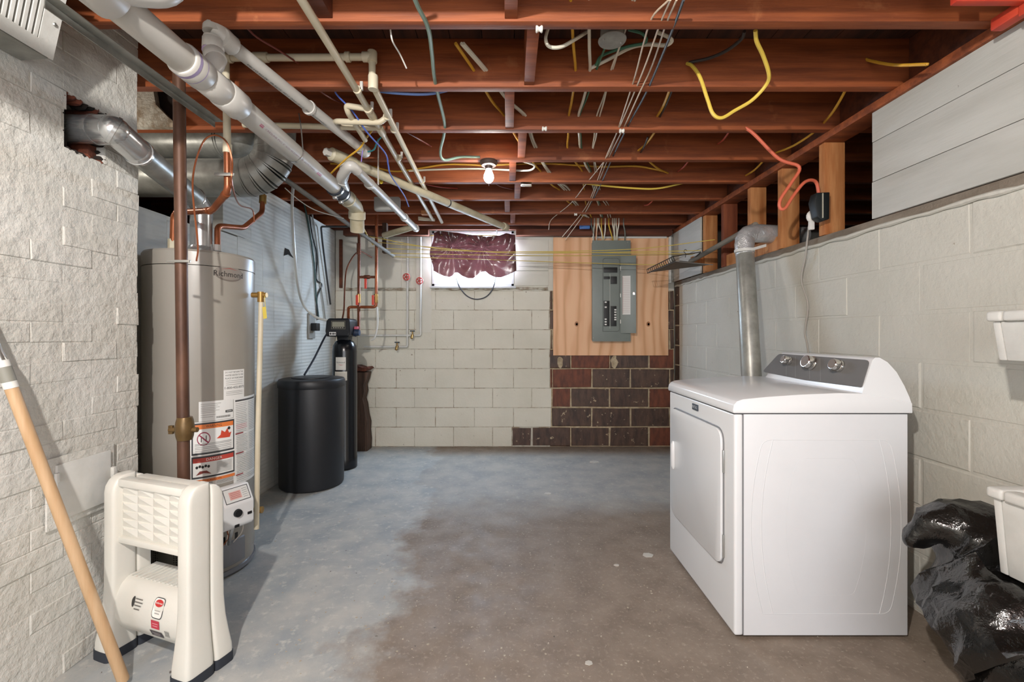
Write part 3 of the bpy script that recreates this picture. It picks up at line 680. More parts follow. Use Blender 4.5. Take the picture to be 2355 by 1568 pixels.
# water heater
wh = thing('water_heater', 'tall grey gas water heater with warning labels beside the chimney', 'water heater', (HX, HY, 0))
MB().lathe([(HR - .012, .02), (HR - .004, .03), (HR - .004, .075), (HR, .085), (HR, HT - .075)], (HX, HY, 0), n=64).build('jacket', 'heater_jacket', wh, smooth=30)
MB().lathe([(HR + .002, HT - .072), (HR + .002, HT - .012), (HR - .004, HT - .002), (HR - .02, HT + .002), (.03, HT + .012)], (HX, HY, 0), n=64).build('top_cap', 'heater_jacket', wh, smooth=30)
MB().lathe([(HR - .02, .0), (HR - .005, .002), (HR + .004, .012), (HR + .003, .03), (HR - .01, .035)], (HX, HY, 0), n=48).build('base_pan', 'heater_base', wh)
MB().lathe([(HR + .0015, .11), (HR + .0015, .30)], (HX, HY, 0), n=40, a0=-2.6, a1=-1.0).build('intake_screen', 'perforated', wh)
for u, v in ((376, 578), (495, 588)):
    pass
def hcyl(u, v, R=HR):
    a = (u - CX) / F; A = a * a + 1; B = -2 * (a * HX + HY); C = HX * HX + HY * HY - R * R
    D = max(0, B * B - 4 * A * C); y = (-B - math.sqrt(D)) / (2 * A); p = V((a * y, y, H + (CY - v) / F * y))
    return math.atan2(p.y - HY, p.x - HX), p.z
def hlab(u0, v0, u1, v1):
    """label map on the jacket from two opposite pixel corners: returns mapf, width, height"""
    um, vm = (u0 + u1) / 2, (v0 + v1) / 2
    a0, a1 = hcyl(u0, vm)[0], hcyl(u1, vm)[0]; z0, z1 = hcyl(um, v1)[1], hcyl(um, v0)[1]
    w, h = (a1 - a0) * HR, z1 - z0
    def f(s, t, l):
        a = a0 + s / HR; return V((HX + (HR + l) * math.cos(a), HY + (HR + l) * math.sin(a), z0 + t))
    return f, w, h
f, w, h = hlab(489, 611, 559, 647)
decal('brand_badge', wh, f, [('p', ell(w / 2, h / 2, w * .46, h * .5), '#6f6760'), ('p', ell(w / 2, h * .55, w * .43, h * .45), '#857e76'), ('p', [(w * .2, h * .74), (w * .5, h * .88), (w * .8, h * .74), (w * .5, h * .80)], '#8d5a52'), ('t', 'Richmond', w / 2, h * .45, h * .36, w * .95, '#1d1917')])
f, w, h = hlab(514, 850, 561, 918)
it = [('r', 0, 0, w, h, '#e4e3df')]
for i, t_ in enumerate(('DO NOT RETURN THIS', 'WATER HEATER TO THE', 'PLACE OF PURCHASE!')): it.append(('t', t_, w / 2, h * (.92 - i * .10), h * .055, w * .86, '#34332f'))
it += [('t', '1-800-432-8373', w / 2, h * .40, h * .08, w * .92, '#2a2926')] + [('r', w * .1, h * q, w * .9, h * (q + .012), '#9a9994') for q in (.63, .57, .50, .27, .22, .16)]
decal('notice_label', wh, f, it)
f, w, h = hlab(457, 921, 536, 966)
it = [('r', 0, 0, w, h, '#dfdfdc')] + [('r', w * .05, h * q, w * (.35 + .3 * random.random()), h * (q + .025), '#a5a49f') for q in (.2, .3, .42, .5, .58, .66, .76, .85)]
it += [('r', w * (.48 + i * .028), h * .10, w * (.48 + i * .028 + .014), h * .2, '#55534f') for i in range(15)] + [('r', w * .74, h * .34, w * .97, h * .45, '#2c2b2a'), ('r', w * .77, h * .38, w * .94, h * .41, '#d0d0cc')]
decal('rating_label', wh, f, it)
f, w, h = hlab(537, 912, 584, 1108)
it = [('r', 0, 0, w, h, '#e6e6e3'), ('r', w * .05, h * .955, w * .95, h * .975, '#4a4a4a')]
for q in range(44):
    t_ = h * (.93 - q * .0205)
    if q in (17, 28, 40): it.append(('r', w * .04, t_, w * (.3 if q != 40 else .28), t_ + h * .012, '#8e3038')); continue
    for s0, s1 in (((.06, .48), (.54, .94)) if q < 28 else ((.06, .94),)): it.append(('r', w * s0, t_, w * (s1 - .06 * random.random()), t_ + h * .006, '#b9787c' if q in (12, 13, 14) and s0 < .3 else '#a9a9a8'))
decal('instruction_label', wh, f, it)
f, w, h = hlab(437, 968, 540, 1116)
it = [('r', 0, 0, w, h, '#e4e4e1')]
def frame(y0, y1, head, hc, tc):
    return [('r', w * .03, h * y0, w * .98, h * y1, '#34363a'), ('r', w * .06, h * (y0 + .025), w * .95, h * (y1 - .025), '#e4e4e1'), ('r', w * .06, h * (y1 - .095), w * .95, h * (y1 - .025), hc), ('t', head, w * .5, h * (y1 - .06), h * .042, w * .34, tc)]
it += frame(.50, .985, 'WARNING', '#dc7a3c', '#3a2a22')
it += [('p', ell(w * .28, h * .74, w * .14, h * .105), '#93304a'), ('p', ell(w * .28, h * .74, w * .12, h * .088), '#e4e4e1'), ('r', w * .22, h * .69, w * .34, h * .79, '#3a2622'), ('p', [(w * .17, h * .80), (w * .19, h * .815), (w * .39, h * .68), (w * .37, h * .665)], '#93304a'),
       ('p', [(w * .55, h * .72), (w * .64, h * .77), (w * .66, h * .84), (w * .74, h * .80), (w * .80, h * .86), (w * .84, h * .78), (w * .9, h * .79), (w * .86, h * .71)], '#c8472f'), ('p', ell(w * .84, h * .855, w * .035, h * .025), '#2c2a28')]
it += [('r', w * .1, h * q, w * .9, h * (q + .007), '#8f8e8b') for q in (.53, .555, .585, .61, .64, .66)]
it += frame(.14, .475, 'DANGER', '#b8453a', '#f0e6e0')
it += [('p', ell(w * (.14 + i * .06), h * (.31 + .012 * (i % 2)), w * .028, h * .022), '#1f1e1d') for i in range(5)] + [('p', [(w * .12, h * .19), (w * .2, h * .25), (w * .34, h * .25), (w * .44, h * .19), (w * .28, h * .215)], '#7c3a34')] + [('r', w * .55, h * q, w * .9, h * (q + .006), '#8f8e8b') for q in (.19, .21, .23, .25, .27, .29, .31, .33, .35)]
it += [('r', w * .03, h * .075, w * .98, h * .12, '#dc7a3c'), ('t', 'CAUTION', w * .5, h * .097, h * .03, w * .3, '#5a3520')] + [('r', w * s, h * q, w * (s + .4), h * (q + .007), '#9a9996') for s in (.06, .54) for q in (.015, .03, .045, .06)]
decal('warning_label', wh, f, it)
# gas control box
ca = math.radians(-28); cd_ = V((math.cos(ca), math.sin(ca), 0)); ct = V((-math.sin(ca), math.cos(ca), 0)); uz = V((0, 0, 1))
gc = V((HX, HY, .352)) + cd_ * (HR + .045)
prof = [(-.045, -.095), (.035, -.095), (.045, -.08), (.045, .02), (.0, .095), (-.045, .095)]
gb = MB().prism([gc + cd_ * a_ + uz * b_ - ct * .07 for a_, b_ in prof], ct * .14).build('gas_control', 'enamel', wh, .008)
k1 = gc + cd_ * .046 - ct * .01 - uz * .022
MB().tube([k1, k1 + cd_ * .012], [.019, .017], 16).build('dial', 'black_plastic', gb)
for s, t_ in ((-.012, -.082), (.048, -.04)): MB().obox(gc + cd_ * .045 + ct * s + uz * t_, cd_ * .003, ct * .010, uz * .006).build('latch', 'black_plastic', gb)
fc = gc + cd_ * .0225 + uz * .0575; fu = (cd_ * -.045 + uz * .075).normalized(); fnn = ct.cross(fu).normalized()
if fnn.dot(cd_) < 0: fnn = -fnn
def gmap(s, t, l): return fc + ct * s + fu * t + fnn * (l + .0005)
decal('control_label', gb, gmap, [('r', -.058, -.034, .058, .036, '#2e2e30'), ('r', -.055, -.031, .055, .033, '#d9d9d6'), ('r', -.035, -.02, .02, .018, '#d8a9a2')] + [('r', -.03, q, .015, q + .0025, '#b06a62') for q in (-.014, -.006, .002, .010)] + [('r', .026, q, .05, q + .002, '#8a8a88') for q in (-.02, -.01, 0, .01, .02)])
for i, (s0, s1, mm, r_) in enumerate(((-.035, -.03, 'copper', .003), (-.005, .0, 'galv_new', .009), (.045, .02, '#d8cfc4', .0025), (-.02, -.012, '#d8cfc4', .0025))):
    a_ = gc - uz * .095 + ct * s0; b_ = V((HX, HY, .16)) + cd_ * (HR + .004) + ct * s1
    MB().tube(cr([a_, (a_ + b_) / 2 + cd_ * .012 + ct * .01 * (-1) ** i, b_], 5), r_, 8).build('burner_line', mm, wh)
def arcp(r_, a_, z_): return V((HX + r_ * math.cos(a_), HY + r_ * math.sin(a_), z_))
m = MB(); n = 10
for i in range(n):
    a0, a1 = ca - .36 + .72 * i / n, ca - .36 + .72 * (i + 1) / n
    m.add([arcp(HR + .007, a0, .055), arcp(HR + .007, a1, .055), arcp(HR + .007, a1, .165), arcp(HR + .007, a0, .165), arcp(HR, a0, .05), arcp(HR, a1, .05), arcp(HR, a1, .17), arcp(HR, a0, .17)], [(0, 1, 2, 3), (0, 1, 5, 4), (3, 2, 6, 7)])
m.build('access_cover', 'heater_base', wh)
m = MB().prism([arcp(HR + .0008, ca + s, z_) for s, z_ in ((-.13, .165), (.2, .165), (.2, .20), (-.13, .20))], cd_ * .001).build('burner_window', 'black_gloss', wh)
# relief valve pipe and drain valve of the heater
tpx = P(601, 690, Y=2.27)
tp = MB().tube([P(601, 690, Y=2.27), P(593, 1000, Y=2.27), P(590, 1216, Y=2.24)], .0125, 12).build('relief_pipe', 'cpvc', wh)
rv = P(600, 681, Y=2.27)
MB().tube([rv + V((-.045, -.0, .006)), rv + V((.03, 0, .006))], .013, 12).tube([rv + V((0, 0, .022)), rv - V((0, 0, .03))], .0165, 12).build('relief_valve', 'brass', wh)
MB().obox(rv + V((.026, -.012, -.085)), (.009, 0, .002), (0, .001, 0), (-.003, 0, .03)).build('yellow_tag', '#c9b44a', wh)
MB().tube([rv + V((.026, -.012, 0)), rv + V((.03, -.012, -.06))], .0015, 6).build('tag_wire', '#c9b44a', wh)
dv = P(590, 1172, Y=2.27)
MB().tube([dv - V((.05, 0, 0)), dv + V((.01, 0, 0)), dv + V((.012, 0, 0)), dv + V((.03, 0, 0))], [.011, .011, .017, .017], 12).build('drain_valve', 'brass', wh)
# copper connections
pc = P(523, 340, Y=yc)
hc = thing('cold_water_line', 'cream and copper pipe dropping to the left inlet of the water heater', 'pipe', (pc.x, pc.y, 1.58))
MB().tube([P(519, 135, Y=yc), P(523, 345, Y=yc)], .0145, 12).build('upper_pipe', 'cpvc', hc)
MB().tube([P(523, 332, Y=yc), P(523, 352, Y=yc)], .0175, 12).build('adapter', 'cpvc', hc)
cp_ = [P(523, 350, Y=yc), P(524, 440, Y=yc), P(488, 484, Y=1.98), P(420, 488, Y=2.08), P(400, 492, Y=2.10), P(398, 572, Y=2.12)]
MB().tube(fil(cp_, .03), .0142, 14).build('copper_pipe', 'copper', hc)
for i, d_ in ((1, 0), (2, 0), (3, 0)): ring(cp_[i] + (cp_[i + 1] - cp_[i]).normalized() * .03, cp_[i + 1] - cp_[i], .0165, .028, 'copper', hc)
n_ = P(398, 560, Y=2.12); MB().tube([n_ - V((0, 0, .03)), n_ + V((0, 0, .02))], .021, 8).build('union_nut', 'pvc_old', hc)
c = P(523, 405, Y=yc); MB().box(c.x - .04, c.x + .04, c.y - .025, c.y - .018, c.z - .007, c.z + .007).build('ground_clamp', 'steel', hc, .002)
hh = thing('hot_water_line', 'copper pipe with an offset rising from the right outlet of the water heater', 'pipe', (-1.48, 2.28, 1.57))
cp_ = [P(500, 574, Y=2.28), P(500, 519, Y=2.28), P(560, 524, Y=2.48), P(603, 488, Y=2.70), P(605, 420, Y=2.74)]
MB().tube(fil(cp_, .03), .0142, 14).build('copper_pipe', 'copper', hh)
MB().tube([P(604, 468, Y=2.72), P(605, 448, Y=2.72)], .021, 10).build('valve', 'brass', hh)
n_ = P(500, 572, Y=2.28); MB().tube([n_ - V((0, 0, .012)), n_ + V((0, 0, .02))], .0195, 8).build('union_nut', 'pvc_white', hh)
tag(MB().tube(cr([P(452, 600, Y=1.78), P(455, 560, Y=1.80), P(443, 420, Y=1.80), P(463, 335, Y=1.82), P(490, 311, Y=1.82), P(520, 325, Y=1.83), P(534, 370, Y=1.84), P(533, 420, Y=1.84), P(550, 470, Y=2.1), P(580, 482, Y=2.5), P(585, 510, Y=2.56)], 6), .0035, 6).build('ground_wire', 'copper'), 'thin copper ground wire looping over between the heater pipes', 'wire')
# ------------------------------------------------------------------ softener, back wall fittings, electrical panel
BX, BY, BR, BH = -1.549, 3.479, .239, .83
bt = thing('brine_tank', 'wide black plastic brine tank with a flat lid by the left wall', 'tank', (BX, BY, 0))
MB().lathe([(BR - .02, 0), (BR - .006, .012), (BR - .004, .03), (BR - .002, BH - .075), (BR - .004, BH - .06)], (BX, BY, 0), n=56).build('tank_body', 'brine_plastic', bt)
MB().lathe([(BR + .001, BH - .066), (BR + .004, BH - .06), (BR + .004, BH - .018), (BR - .004, BH - .004), (BR - .02, BH), (.03, BH + .006), (.0, BH + .006)], (BX, BY, 0), n=56).build('lid', 'brine_plastic', bt)
MB().lathe([(BR * .62, BH), (BR * .62, BH + .009), (BR * .58, BH + .011), (.0, BH + .011)], (BX, BY, 0), n=40).build('lid_panel', 'brine_plastic', bt)
SX, SY, SR = -1.452, 3.905, .106
sf = thing('softener_tank', 'tall slim black water softener tank with a control head behind the brine tank', 'tank', (SX, SY, 0))
MB().lathe([(SR - .01, 0), (SR, .01), (SR, .10), (SR - .002, .105), (SR - .002, 1.02), (SR * .93, 1.07), (SR * .72, 1.11), (SR * .4, 1.13), (SR * .38, 1.15)], (SX, SY, 0), n=44).build('tank_body', 'black_gloss', sf)
hc_ = P(787, 754, Y=SY - .03)
hd = MB().prism([(hc_.x - .098, SY - .13, hc_.z + q) for q in (-.075,)] + [(hc_.x + .092, SY - .13, hc_.z - .075), (hc_.x + .104, SY - .13, hc_.z - .03), (hc_.x + .098, SY - .12, hc_.z + .065), (hc_.x + .08, SY - .115, hc_.z + .082), (hc_.x - .085, SY - .115, hc_.z + .082), (hc_.x - .104, SY - .12, hc_.z + .06), (hc_.x - .108, SY - .13, hc_.z - .03)], (0, .19, 0)).build('control_head', 'black_plastic', sf, .014, seg=3)
yf = SY - .131
def hmap(s, t, l): return V((hc_.x + s, yf - .012 - l + .012, hc_.z + t))
decal('display', hd, hmap, [('r', -.055, -.012, .065, .058, '#6d6a5c'), ('r', -.052, -.009, .062, .055, '#1d1c1a'), ('r', -.047, .008, .057, .05, '#8a8878')] + [('r', -.04 + i * .019, -.003, -.028 + i * .019, .004, '#9a968a') for i in range(5)])
decal('brand_label', hd, hmap, [('r', -.072, -.065, -.015, -.036, '#e8e8e6'), ('r', -.068, -.06, -.056, -.041, '#222222'), ('r', -.052, -.06, -.046, -.041, '#222222'), ('r', -.042, -.06, -.031, -.041, '#222222'), ('r', -.027, -.06, -.019, -.041, '#222222')])
MB().box(SX - .05, SX + .05, SY - .05, SY + .05, 1.12, 1.17).build('neck', 'black_plastic', sf, .006)
def smap(a0):
    def f(s, t, l):
        a = a0 + s / SR; return V((SX + (SR + l) * math.cos(a), SY + (SR + l) * math.sin(a), t))
    return f
sa = math.atan2(-1, .16)
decal('tank_label', sf, smap(sa), [('r', -.058, .865, .030, .975, '#cfccc4'), ('t', 'Richmond', -.014, .93, .016, .07, '#3a3834'), ('p', [(-.04, .914), (-.01, .905), (.02, .912), (-.01, .909)], '#b0434a')])
decal('tank_label', sf, smap(sa), [('r', -.066, .775, .040, .852, '#c9c5ba')] + [('r', -.055, .79 + i * .011, .028, .792 + i * .011, '#a09c92') for i in range(5)])
bl = P(820, 765, Y=SY)
MB().tube([(SX + .06, SY - .01, bl.z), (bl.x + .03, SY - .01, bl.z)], [.03, .026], 14).build('bypass_valve', '#2b3a52', sf)
MB().lathe([(.034, -.006), (.036, 0), (.034, .006)], (bl.x - .005, SY - .01, bl.z), (1, 0, 0), 16).build('bypass_nut', '#1f2a40', sf)
MB().box(bl.x - .012, bl.x + .02, SY - .03, SY - .0, bl.z + .03, bl.z + .055).build('bypass_lever', '#b9566a', sf, .004)
# copper lines to the softener
CYc = 4.08
def cp(u, v, y=CYc): return P(u, v, Y=y)
L1 = thing('softener_copper_line', 'copper riser with a red lever valve ending at the softener bypass', 'pipe', cp(825, 770))
MB().tube([cp(826, 470), cp(825, 700), P(825, 762, Y=3.95)], .0135, 12).build('copper_pipe', 'copper_dark', L1)
for v0, v1, r_ in ((560, 585, .019), (676, 696, .0185)): MB().tube([cp(825, v0), cp(825, v1)], r_, 12).build('valve_body', 'brass' if v0 > 600 else 'copper_dark', L1)
L2 = thing('softener_copper_line', 'copper riser with a red lever valve bending left into the control head', 'pipe', cp(865, 705))
MB().tube(fil([cp(866, 470), cp(865, 706), cp(801, 706), P(801, 738, Y=3.97)], .03), .0135, 12).build('copper_pipe', 'copper', L2)
MB().tube([cp(865, 676), cp(865, 696)], .0185, 12).build('valve_body', 'brass', L2)
MB().tube([cp(825, 637), cp(866, 637)], .012, 12).build('cross_pipe', 'copper_dark', L2)
MB().tube([cp(836, 637), cp(838, 637), cp(849, 637), cp(852, 637)], [.013, .018, .018, .013], 12).build('valve_body', 'copper_dark', L2)
for u, v, L_ in ((821, 690, L1), (858, 690, L2), (841, 652, L2)):
    c = cp(u, v, CYc - .03); MB().box(c.x - .012, c.x + .012, c.y - .004, c.y + .004, c.z - .046, c.z + .046).build('red_lever', '#c8402c', L_, .004)
    MB().tube([c + V((0, 0, .04)), c + V((.01, .03, .04))], .006, 8).build('lever_stem', 'steel', L_)
tag(MB().tube(cr([cp(867, 706), cp(868, 745), cp(862, 775), cp(854, 782)], 6), .0085, 8).build('drain_tube', 'tube_clear'), 'short pale tube curling below the copper elbow', 'tube')
tag(MB().tube(cr([cp(855, 592, 4.5), cp(838, 582, 4.42), cp(826, 578, 4.35), cp(812, 590, 4.3), cp(797, 620, 4.25), cp(793, 660, 4.15), cp(791, 710, 4.0), cp(787, 735, 3.97)], 6), .007, 8).build('supply_tube', 'copper_dark'), 'thin brown tube arching down to the control head', 'tube')
# painted pipes, valves and spigots on the back wall
YP = YB - .045
def bw(u, v, y=YP): return P(u, v, Y=y)
for n_, (u, vt, vb, uh, uv_, vh) in enumerate(((937, 545, 797, 915, 912, 638), (967, 545, 771, 950, 948, 647))):
    w_ = thing('wall_spigot_line', ('white painted pipe with a red wheel valve and the lower spigot' if n_ == 0 else 'white painted pipe with a red wheel valve and the higher spigot'), 'pipe', bw(u, vb))
    MB().tube(fil([bw(u, vt), bw(u, vb), bw(uh, vb), bw(838 - 10 * n_, vb)], .02), .0105, 10).build('pipe_run', 'white_paint', w_)
    c = bw(u, vh); MB().tube([c + V((0, 0, -.03)), c + V((0, 0, .03))], .016, 10).build('valve_body', 'white_paint', w_)
    hw = c + V((0, -.05, .0))
    pts = [hw + V((.032 * math.cos(2 * PI * i / 20), 0, .032 * math.sin(2 * PI * i / 20))) for i in range(21)]
    m = MB().tube(pts, .006, 8, caps=False)
    for i in range(5):
        a = 2 * PI * i / 5; m.tube([hw, hw + V((.03 * math.cos(a), 0, .03 * math.sin(a)))], .005, 6)
    m.tube([hw, c], .006, 8).build('wheel_handle', '#b8443c', w_)
    c = bw(uh, vb)
    MB().tube([c, c + V((0, -.05, 0)), c + V((0, -.07, -.03))], .013, 10).tube([c + V((0, -.03, 0)), c + V((0, -.03, .045))], .006, 8).build('spigot', 'brass', w_)
    MB().tube([c + V((-.025, -.03, .045)), c + V((.025, -.03, .045))], .006, 8).tube([c + V((0, -.055, .045)), c + V((0, -.005, .045))], .006, 8).build('cross_handle', '#2f3a44', w_)
# wood and debris in the corner
tag(MB().prism([(-1.70, 4.44, 0), (-1.425, 4.44, 0), (-1.42, 4.44, .1), (-1.43, 4.44, .2), (-1.425, 4.44, .28), (-1.445, 4.44, .36), (-1.46, 4.44, .47), (-1.475, 4.44, .52), (-1.455, 4.44, .60), (-1.465, 4.44, .66), (-1.44, 4.44, .72), (-1.425, 4.44, .79), (-1.70, 4.44, .80)], (0, .14, 0)).build('rotten_board', 'wood_rot', None, .006), 'rotten brown board standing in the corner behind the softener', 'board')
tag(MB().prism([(-1.70, 4.42, .802), (-1.44, 4.42, .802), (-1.40, 4.42, .83), (-1.42, 4.42, .845), (-1.47, 4.42, .84), (-1.53, 4.42, .86), (-1.70, 4.42, .855)], (0, .17, 0)).build('rusty_plate', 'brick_red', None, .004), 'rusty broken plate on top of the rotten corner board', 'debris')
tag(MB().box(*[P(880, 500, Y=4.3).x, P(890, 500, Y=4.3).x], 4.28, 4.34, P(885, 582, Y=4.3).z, 2.25).build('hanging_post', 'wood_rot', None, .003), 'short dark wooden post hanging from the joists at the back', 'post')
c = P(891, 470, Y=3.5); tag(MB().box(c.x - .10, c.x + .10, 3.47, 3.53, c.z - .052, c.z + .055).build('junction_box', '#a9a8a2', None, .012), 'pale grey utility box fixed between the joists near the drain pipes', 'box')
c = P(752, 748, Y=4.05); px_ = thing('power_adapter', 'small black power adapter plugged in beside the softener head', 'adapter', (XL + .02, c.y, c.z - .05))
MB().box(XL + .002, XL + .02, c.y - .06, c.y + .06, c.z - .12, c.z + .11).build('outlet_box', '#8e8d88', px_, .004)
MB().box(XL + .02, XL + .075, c.y - .035, c.y + .035, c.z - .05, c.z + .02).build('adapter_body', 'black_plastic', px_, .006)
# window valance
cv = thing('window_valance', 'burgundy satin valance with gathered scallops over the window', 'curtain', (-.38, YB - .07, 1.72))
hem = [(993, 622), (1005, 629), (1020, 635), (1033, 637), (1040, 634), (1046, 627), (1053, 627), (1062, 634), (1076, 640), (1088, 640), (1097, 633), (1104, 626), (1116, 624), (1124, 631), (1136, 637), (1150, 638), (1168, 632), (1186, 622)]
def interp(tb, x):
    for (a, b), (c_, d) in zip(tb, tb[1:]):
        if a <= x <= c_: return b + (d - b) * (x - a) / (c_ - a)
    return tb[-1][1]
top = [(993, 536), (1005, 531), (1020, 532), (1050, 535), (1085, 540), (1120, 544), (1150, 541), (1165, 536), (1186, 540)]
NU, NV = 110, 44; vs_ = []; fs = []
for i in range(NU + 1):
    s = i / NU; ub = 993 + 193 * s
    for j in range(NV + 1):
        t = j / NV; vt_, vb_ = interp(top, ub), interp(hem, ub)
        u = ub + (4.5 * math.sin(t * 7 + 1) * (1 - s) ** 6 + 6 * (t - .4) * (s - .5) * (1 if s > .5 else .3)); v = vt_ + (vb_ - vt_) * t
        d = 0
        for gu, gv in ((1040, 566), (1108, 568)):
            du, dv_ = ub - gu, v - gv; rr = math.hypot(du, dv_); an = math.atan2(du, dv_)
            d += math.sin(an * 13 + gu) * .022 * math.exp(-rr / 42) * min(1, rr / 9) * (1 if dv_ > -8 else .4)
            d -= .03 * math.exp(-(rr / 14) ** 2)
        for su, sv in ((1010, 540), (1074, 538), (1146, 540)):
            rs = math.hypot((ub - su) * 1.25, v - sv); d += .011 * math.sin(rs / 4.6) * math.exp(-((rs - 46) / 24) ** 2)
        d += .014 * math.sin(s * PI * 6) * t + .008 * math.sin(s * 41 + 2 * t) * (1 - t) + .006 * noise.noise((ub * .06, v * .06, 3))
        vs_.append(P(u, v, Y=YB - .085 - d))
for i in range(NU):
    for j in range(NV): k = i * (NV + 1) + j; fs.append((k, k + 1, k + NV + 2, k + NV + 1))
MB().add(vs_, fs).build('cloth', 'satin', cv, smooth=180)
MB().tube([P(990, 541, Y=YB - .07), P(1143, 542, Y=YB - .07)], .006, 8).build('rod', 'brass', cv)
MB().tube([P(1142, 523, Y=YB - .05), P(1143, 541, Y=YB - .06)], .005, 8).build('rod_bracket', 'white_paint', cv)
tag(MB().tube(cr([P(1049, 640, Y=YB - .03), P(1058, 662, Y=YB - .03), P(1075, 681, Y=YB - .03), P(1096, 688, Y=YB - .03), P(1118, 682, Y=YB - .03), P(1133, 664, Y=YB - .03), P(1141, 636, Y=YB - .03)], 6), .006, 8).build('cable_loop', '#3c3c3e'), 'dark cable hanging in a loop below the window valance', 'cable')
# plywood board
pb = thing('plywood_board', 'large clean plywood sheet behind the electrical panel', 'board', (1.06, YB - .02, .95))
X0, X1, Z0, Z1 = .4535, 1.648, .952, 2.178
MB().box(X0, X1, YB - .022, YB - .004, Z0, Z1).build('sheet', 'plywood', pb, .001)
def pmap(s, t, l): return V((s, YB - .022 - l, t))
for u in (1326, 1491):
    c = P(u, 745, Y=YB - .022)
    decal('knot', pb, pmap, [('p', ell(c.x, c.z, .020, .026), '#a8714a')]); decal('knot', pb, pmap, [('p', ell(c.x + .002, c.z - .002, .011, .013), '#3d2115')])
for i in range(8):                               # grain arching over the knots
    pass
MB().box(X0 + .4, X1 - .02, YB - .035, YB - .022, Z1 - .012, Z1 + .006).build('top_cleat', 'white_paint', pb, .001)
# electrical panel
EY = 4.515
ep = thing('electrical_panel', 'grey electrical panel with its door open on the plywood', 'panel', (1.03, EY + .04, 1.10))
x0, x1 = P(1362, 600, Y=EY).x, P(1450, 600, Y=EY).x; z0, z1 = P(1400, 785, Y=EY).z, P(1400, 553, Y=EY).z
MB().box(x0 + .01, x1 - .01, EY, YB - .023, z0 + .01, z1 - .01).build('enclosure', 'panel_grey', ep, .003)
MB().box(x0, x1, EY - .006, EY, z0, z1).build('cover', 'panel_grey', ep, .002)
def emap(s, t, l): return V((s, EY - .006 - l, t))
ex = lambda u: P(u, 600, Y=EY).x
ez = lambda v: P(1400, v, Y=EY).z
rx0, rx1, rz0, rz1 = ex(1386), ex(1424), ez(762), ez(594)
pts = fil([(rx0, EY - .008, rz0), (rx1, EY - .008, rz0), (rx1, EY - .008, rz1), (rx0, EY - .008, rz1), (rx0, EY - .008, rz0 - .0001)], .03, 4)
MB().tube(pts, .003, 6).build('door_rim', '#696f6b', ep)
MB().box(ex(1401.5), ex(1403), EY - .010, EY - .006, ez(755), ez(630)).build('divider', '#a3a7a1', ep)
for u0, u1, v0, v1 in ((1388, 1419, 615, 627), (1388, 1402, 636, 642), (1404, 1418, 636, 653), (1388, 1401, 692, 750), (1404, 1417, 704, 750)):
    MB().box(ex(u0), ex(u1), EY - .016, EY - .006, ez(v1), ez(v0)).build('breaker_bank', 'panel_dark', ep, .001)
for u, vs2 in ((1392, (695, 706.5, 734, 740, 746)), (1414, (712.5, 718, 724, 730, 735))):
    for v in vs2: MB().box(ex(u - 2.2), ex(u + 2.2), EY - .021, EY - .016, ez(v + 1.6), ez(v - 1.6)).build('breaker_handle', '#e6e4de', ep)
for u, v in ((1365.5, 557), (1443, 557), (1364, 667), (1364, 777), (1440, 778)): MB().ball((ex(u), EY - .007, ez(v)), .004, 8).build('screw', 'steel', ep)
# open door leaf
da = P(1427, 660, Y=EY - .012); db = P(1463, 660, Y=EY - .055); dx = db - da; dx.z = 0; dn = V((dx.y, -dx.x, 0)).normalized()
if dn.y > 0: dn = -dn
zd0, zd1 = P(1440, 766, Y=EY - .03).z, P(1440, 588, Y=EY - .03).z
lf = MB().obox(V((da.x, da.y, (zd0 + zd1) / 2)) + dx / 2, dx / 2, dn * .004, V((0, 0, (zd1 - zd0) / 2))).build('door_leaf', 'panel_grey', ep, .002)
wd = dx.length; du = dx.normalized()
def dmap(s, t, l): return V((da.x, da.y, zd0)) + du * s + V((0, 0, t)) + dn * (.004 + l)
hd_ = zd1 - zd0
it = [('r', wd * .13, hd_ * .24, wd * .64, hd_ * .74, '#d5d2cc')] + [('r', wd * .16, hd_ * q, wd * .6, hd_ * (q + .004), '#b8a6a4') for q in [.27 + .023 * i for i in range(20)]] + [('r', wd * .15, hd_ * .25, wd * .17, hd_ * .73, '#a9706e')]
decal('directory_card', lf, dmap, it)
MB().obox(dmap(wd * .86, hd_ * .51, .004), du * .012, dn * .004, V((0, 0, .016))).build('latch', 'steel', lf, .002)
for q in (.15, .49, .84): MB().tube([V((da.x, da.y - .004, zd0 + hd_ * q - .02)), V((da.x, da.y - .004, zd0 + hd_ * q + .02))], .005, 8).build('hinge', 'steel', ep)
# cables entering the panel from the joists
for i, (u0, u1, c_) in enumerate(((1360, 1366, '#55605a'), (1367, 1365, '#cfc7b2'), (1371, 1369, '#c98a62'), (1374, 1372, '#e0d8c4'), (1377, 1386, '#ded6c2'), (1383, 1388, '#c9a23e'), (1392, 1387, '#e3dccb'), (1400, 1411, '#d0a83a'), (1409, 1412, '#d6ceba'), (1413, 1415, '#d8d0bc'), (1417, 1416, '#cfc7b4'), (1423, 1419, '#e0d9c8'), (1434, 1437, '#77786f'))):
    a, b = P(u0, 516, Y=4.36), P(u1, 553, Y=EY + .03)
    tag(MB().tube(cr([a + V((0, 0, .06)), a, (a + b) / 2 + V((.006 * (-1) ** i, -.01, 0)), b - V((0, 0, .012))], 4), .0062, 7).build('panel_cable', c_), {'#c9a23e': 'yellow cable', '#d0a83a': 'yellow cable', '#55605a': 'dark green cable', '#c98a62': 'tan cable', '#77786f': 'grey cable'}.get(c_, 'white cable') + ' dropping from the joists into the top of the electrical panel', 'cable', 'cables entering the electrical panel')
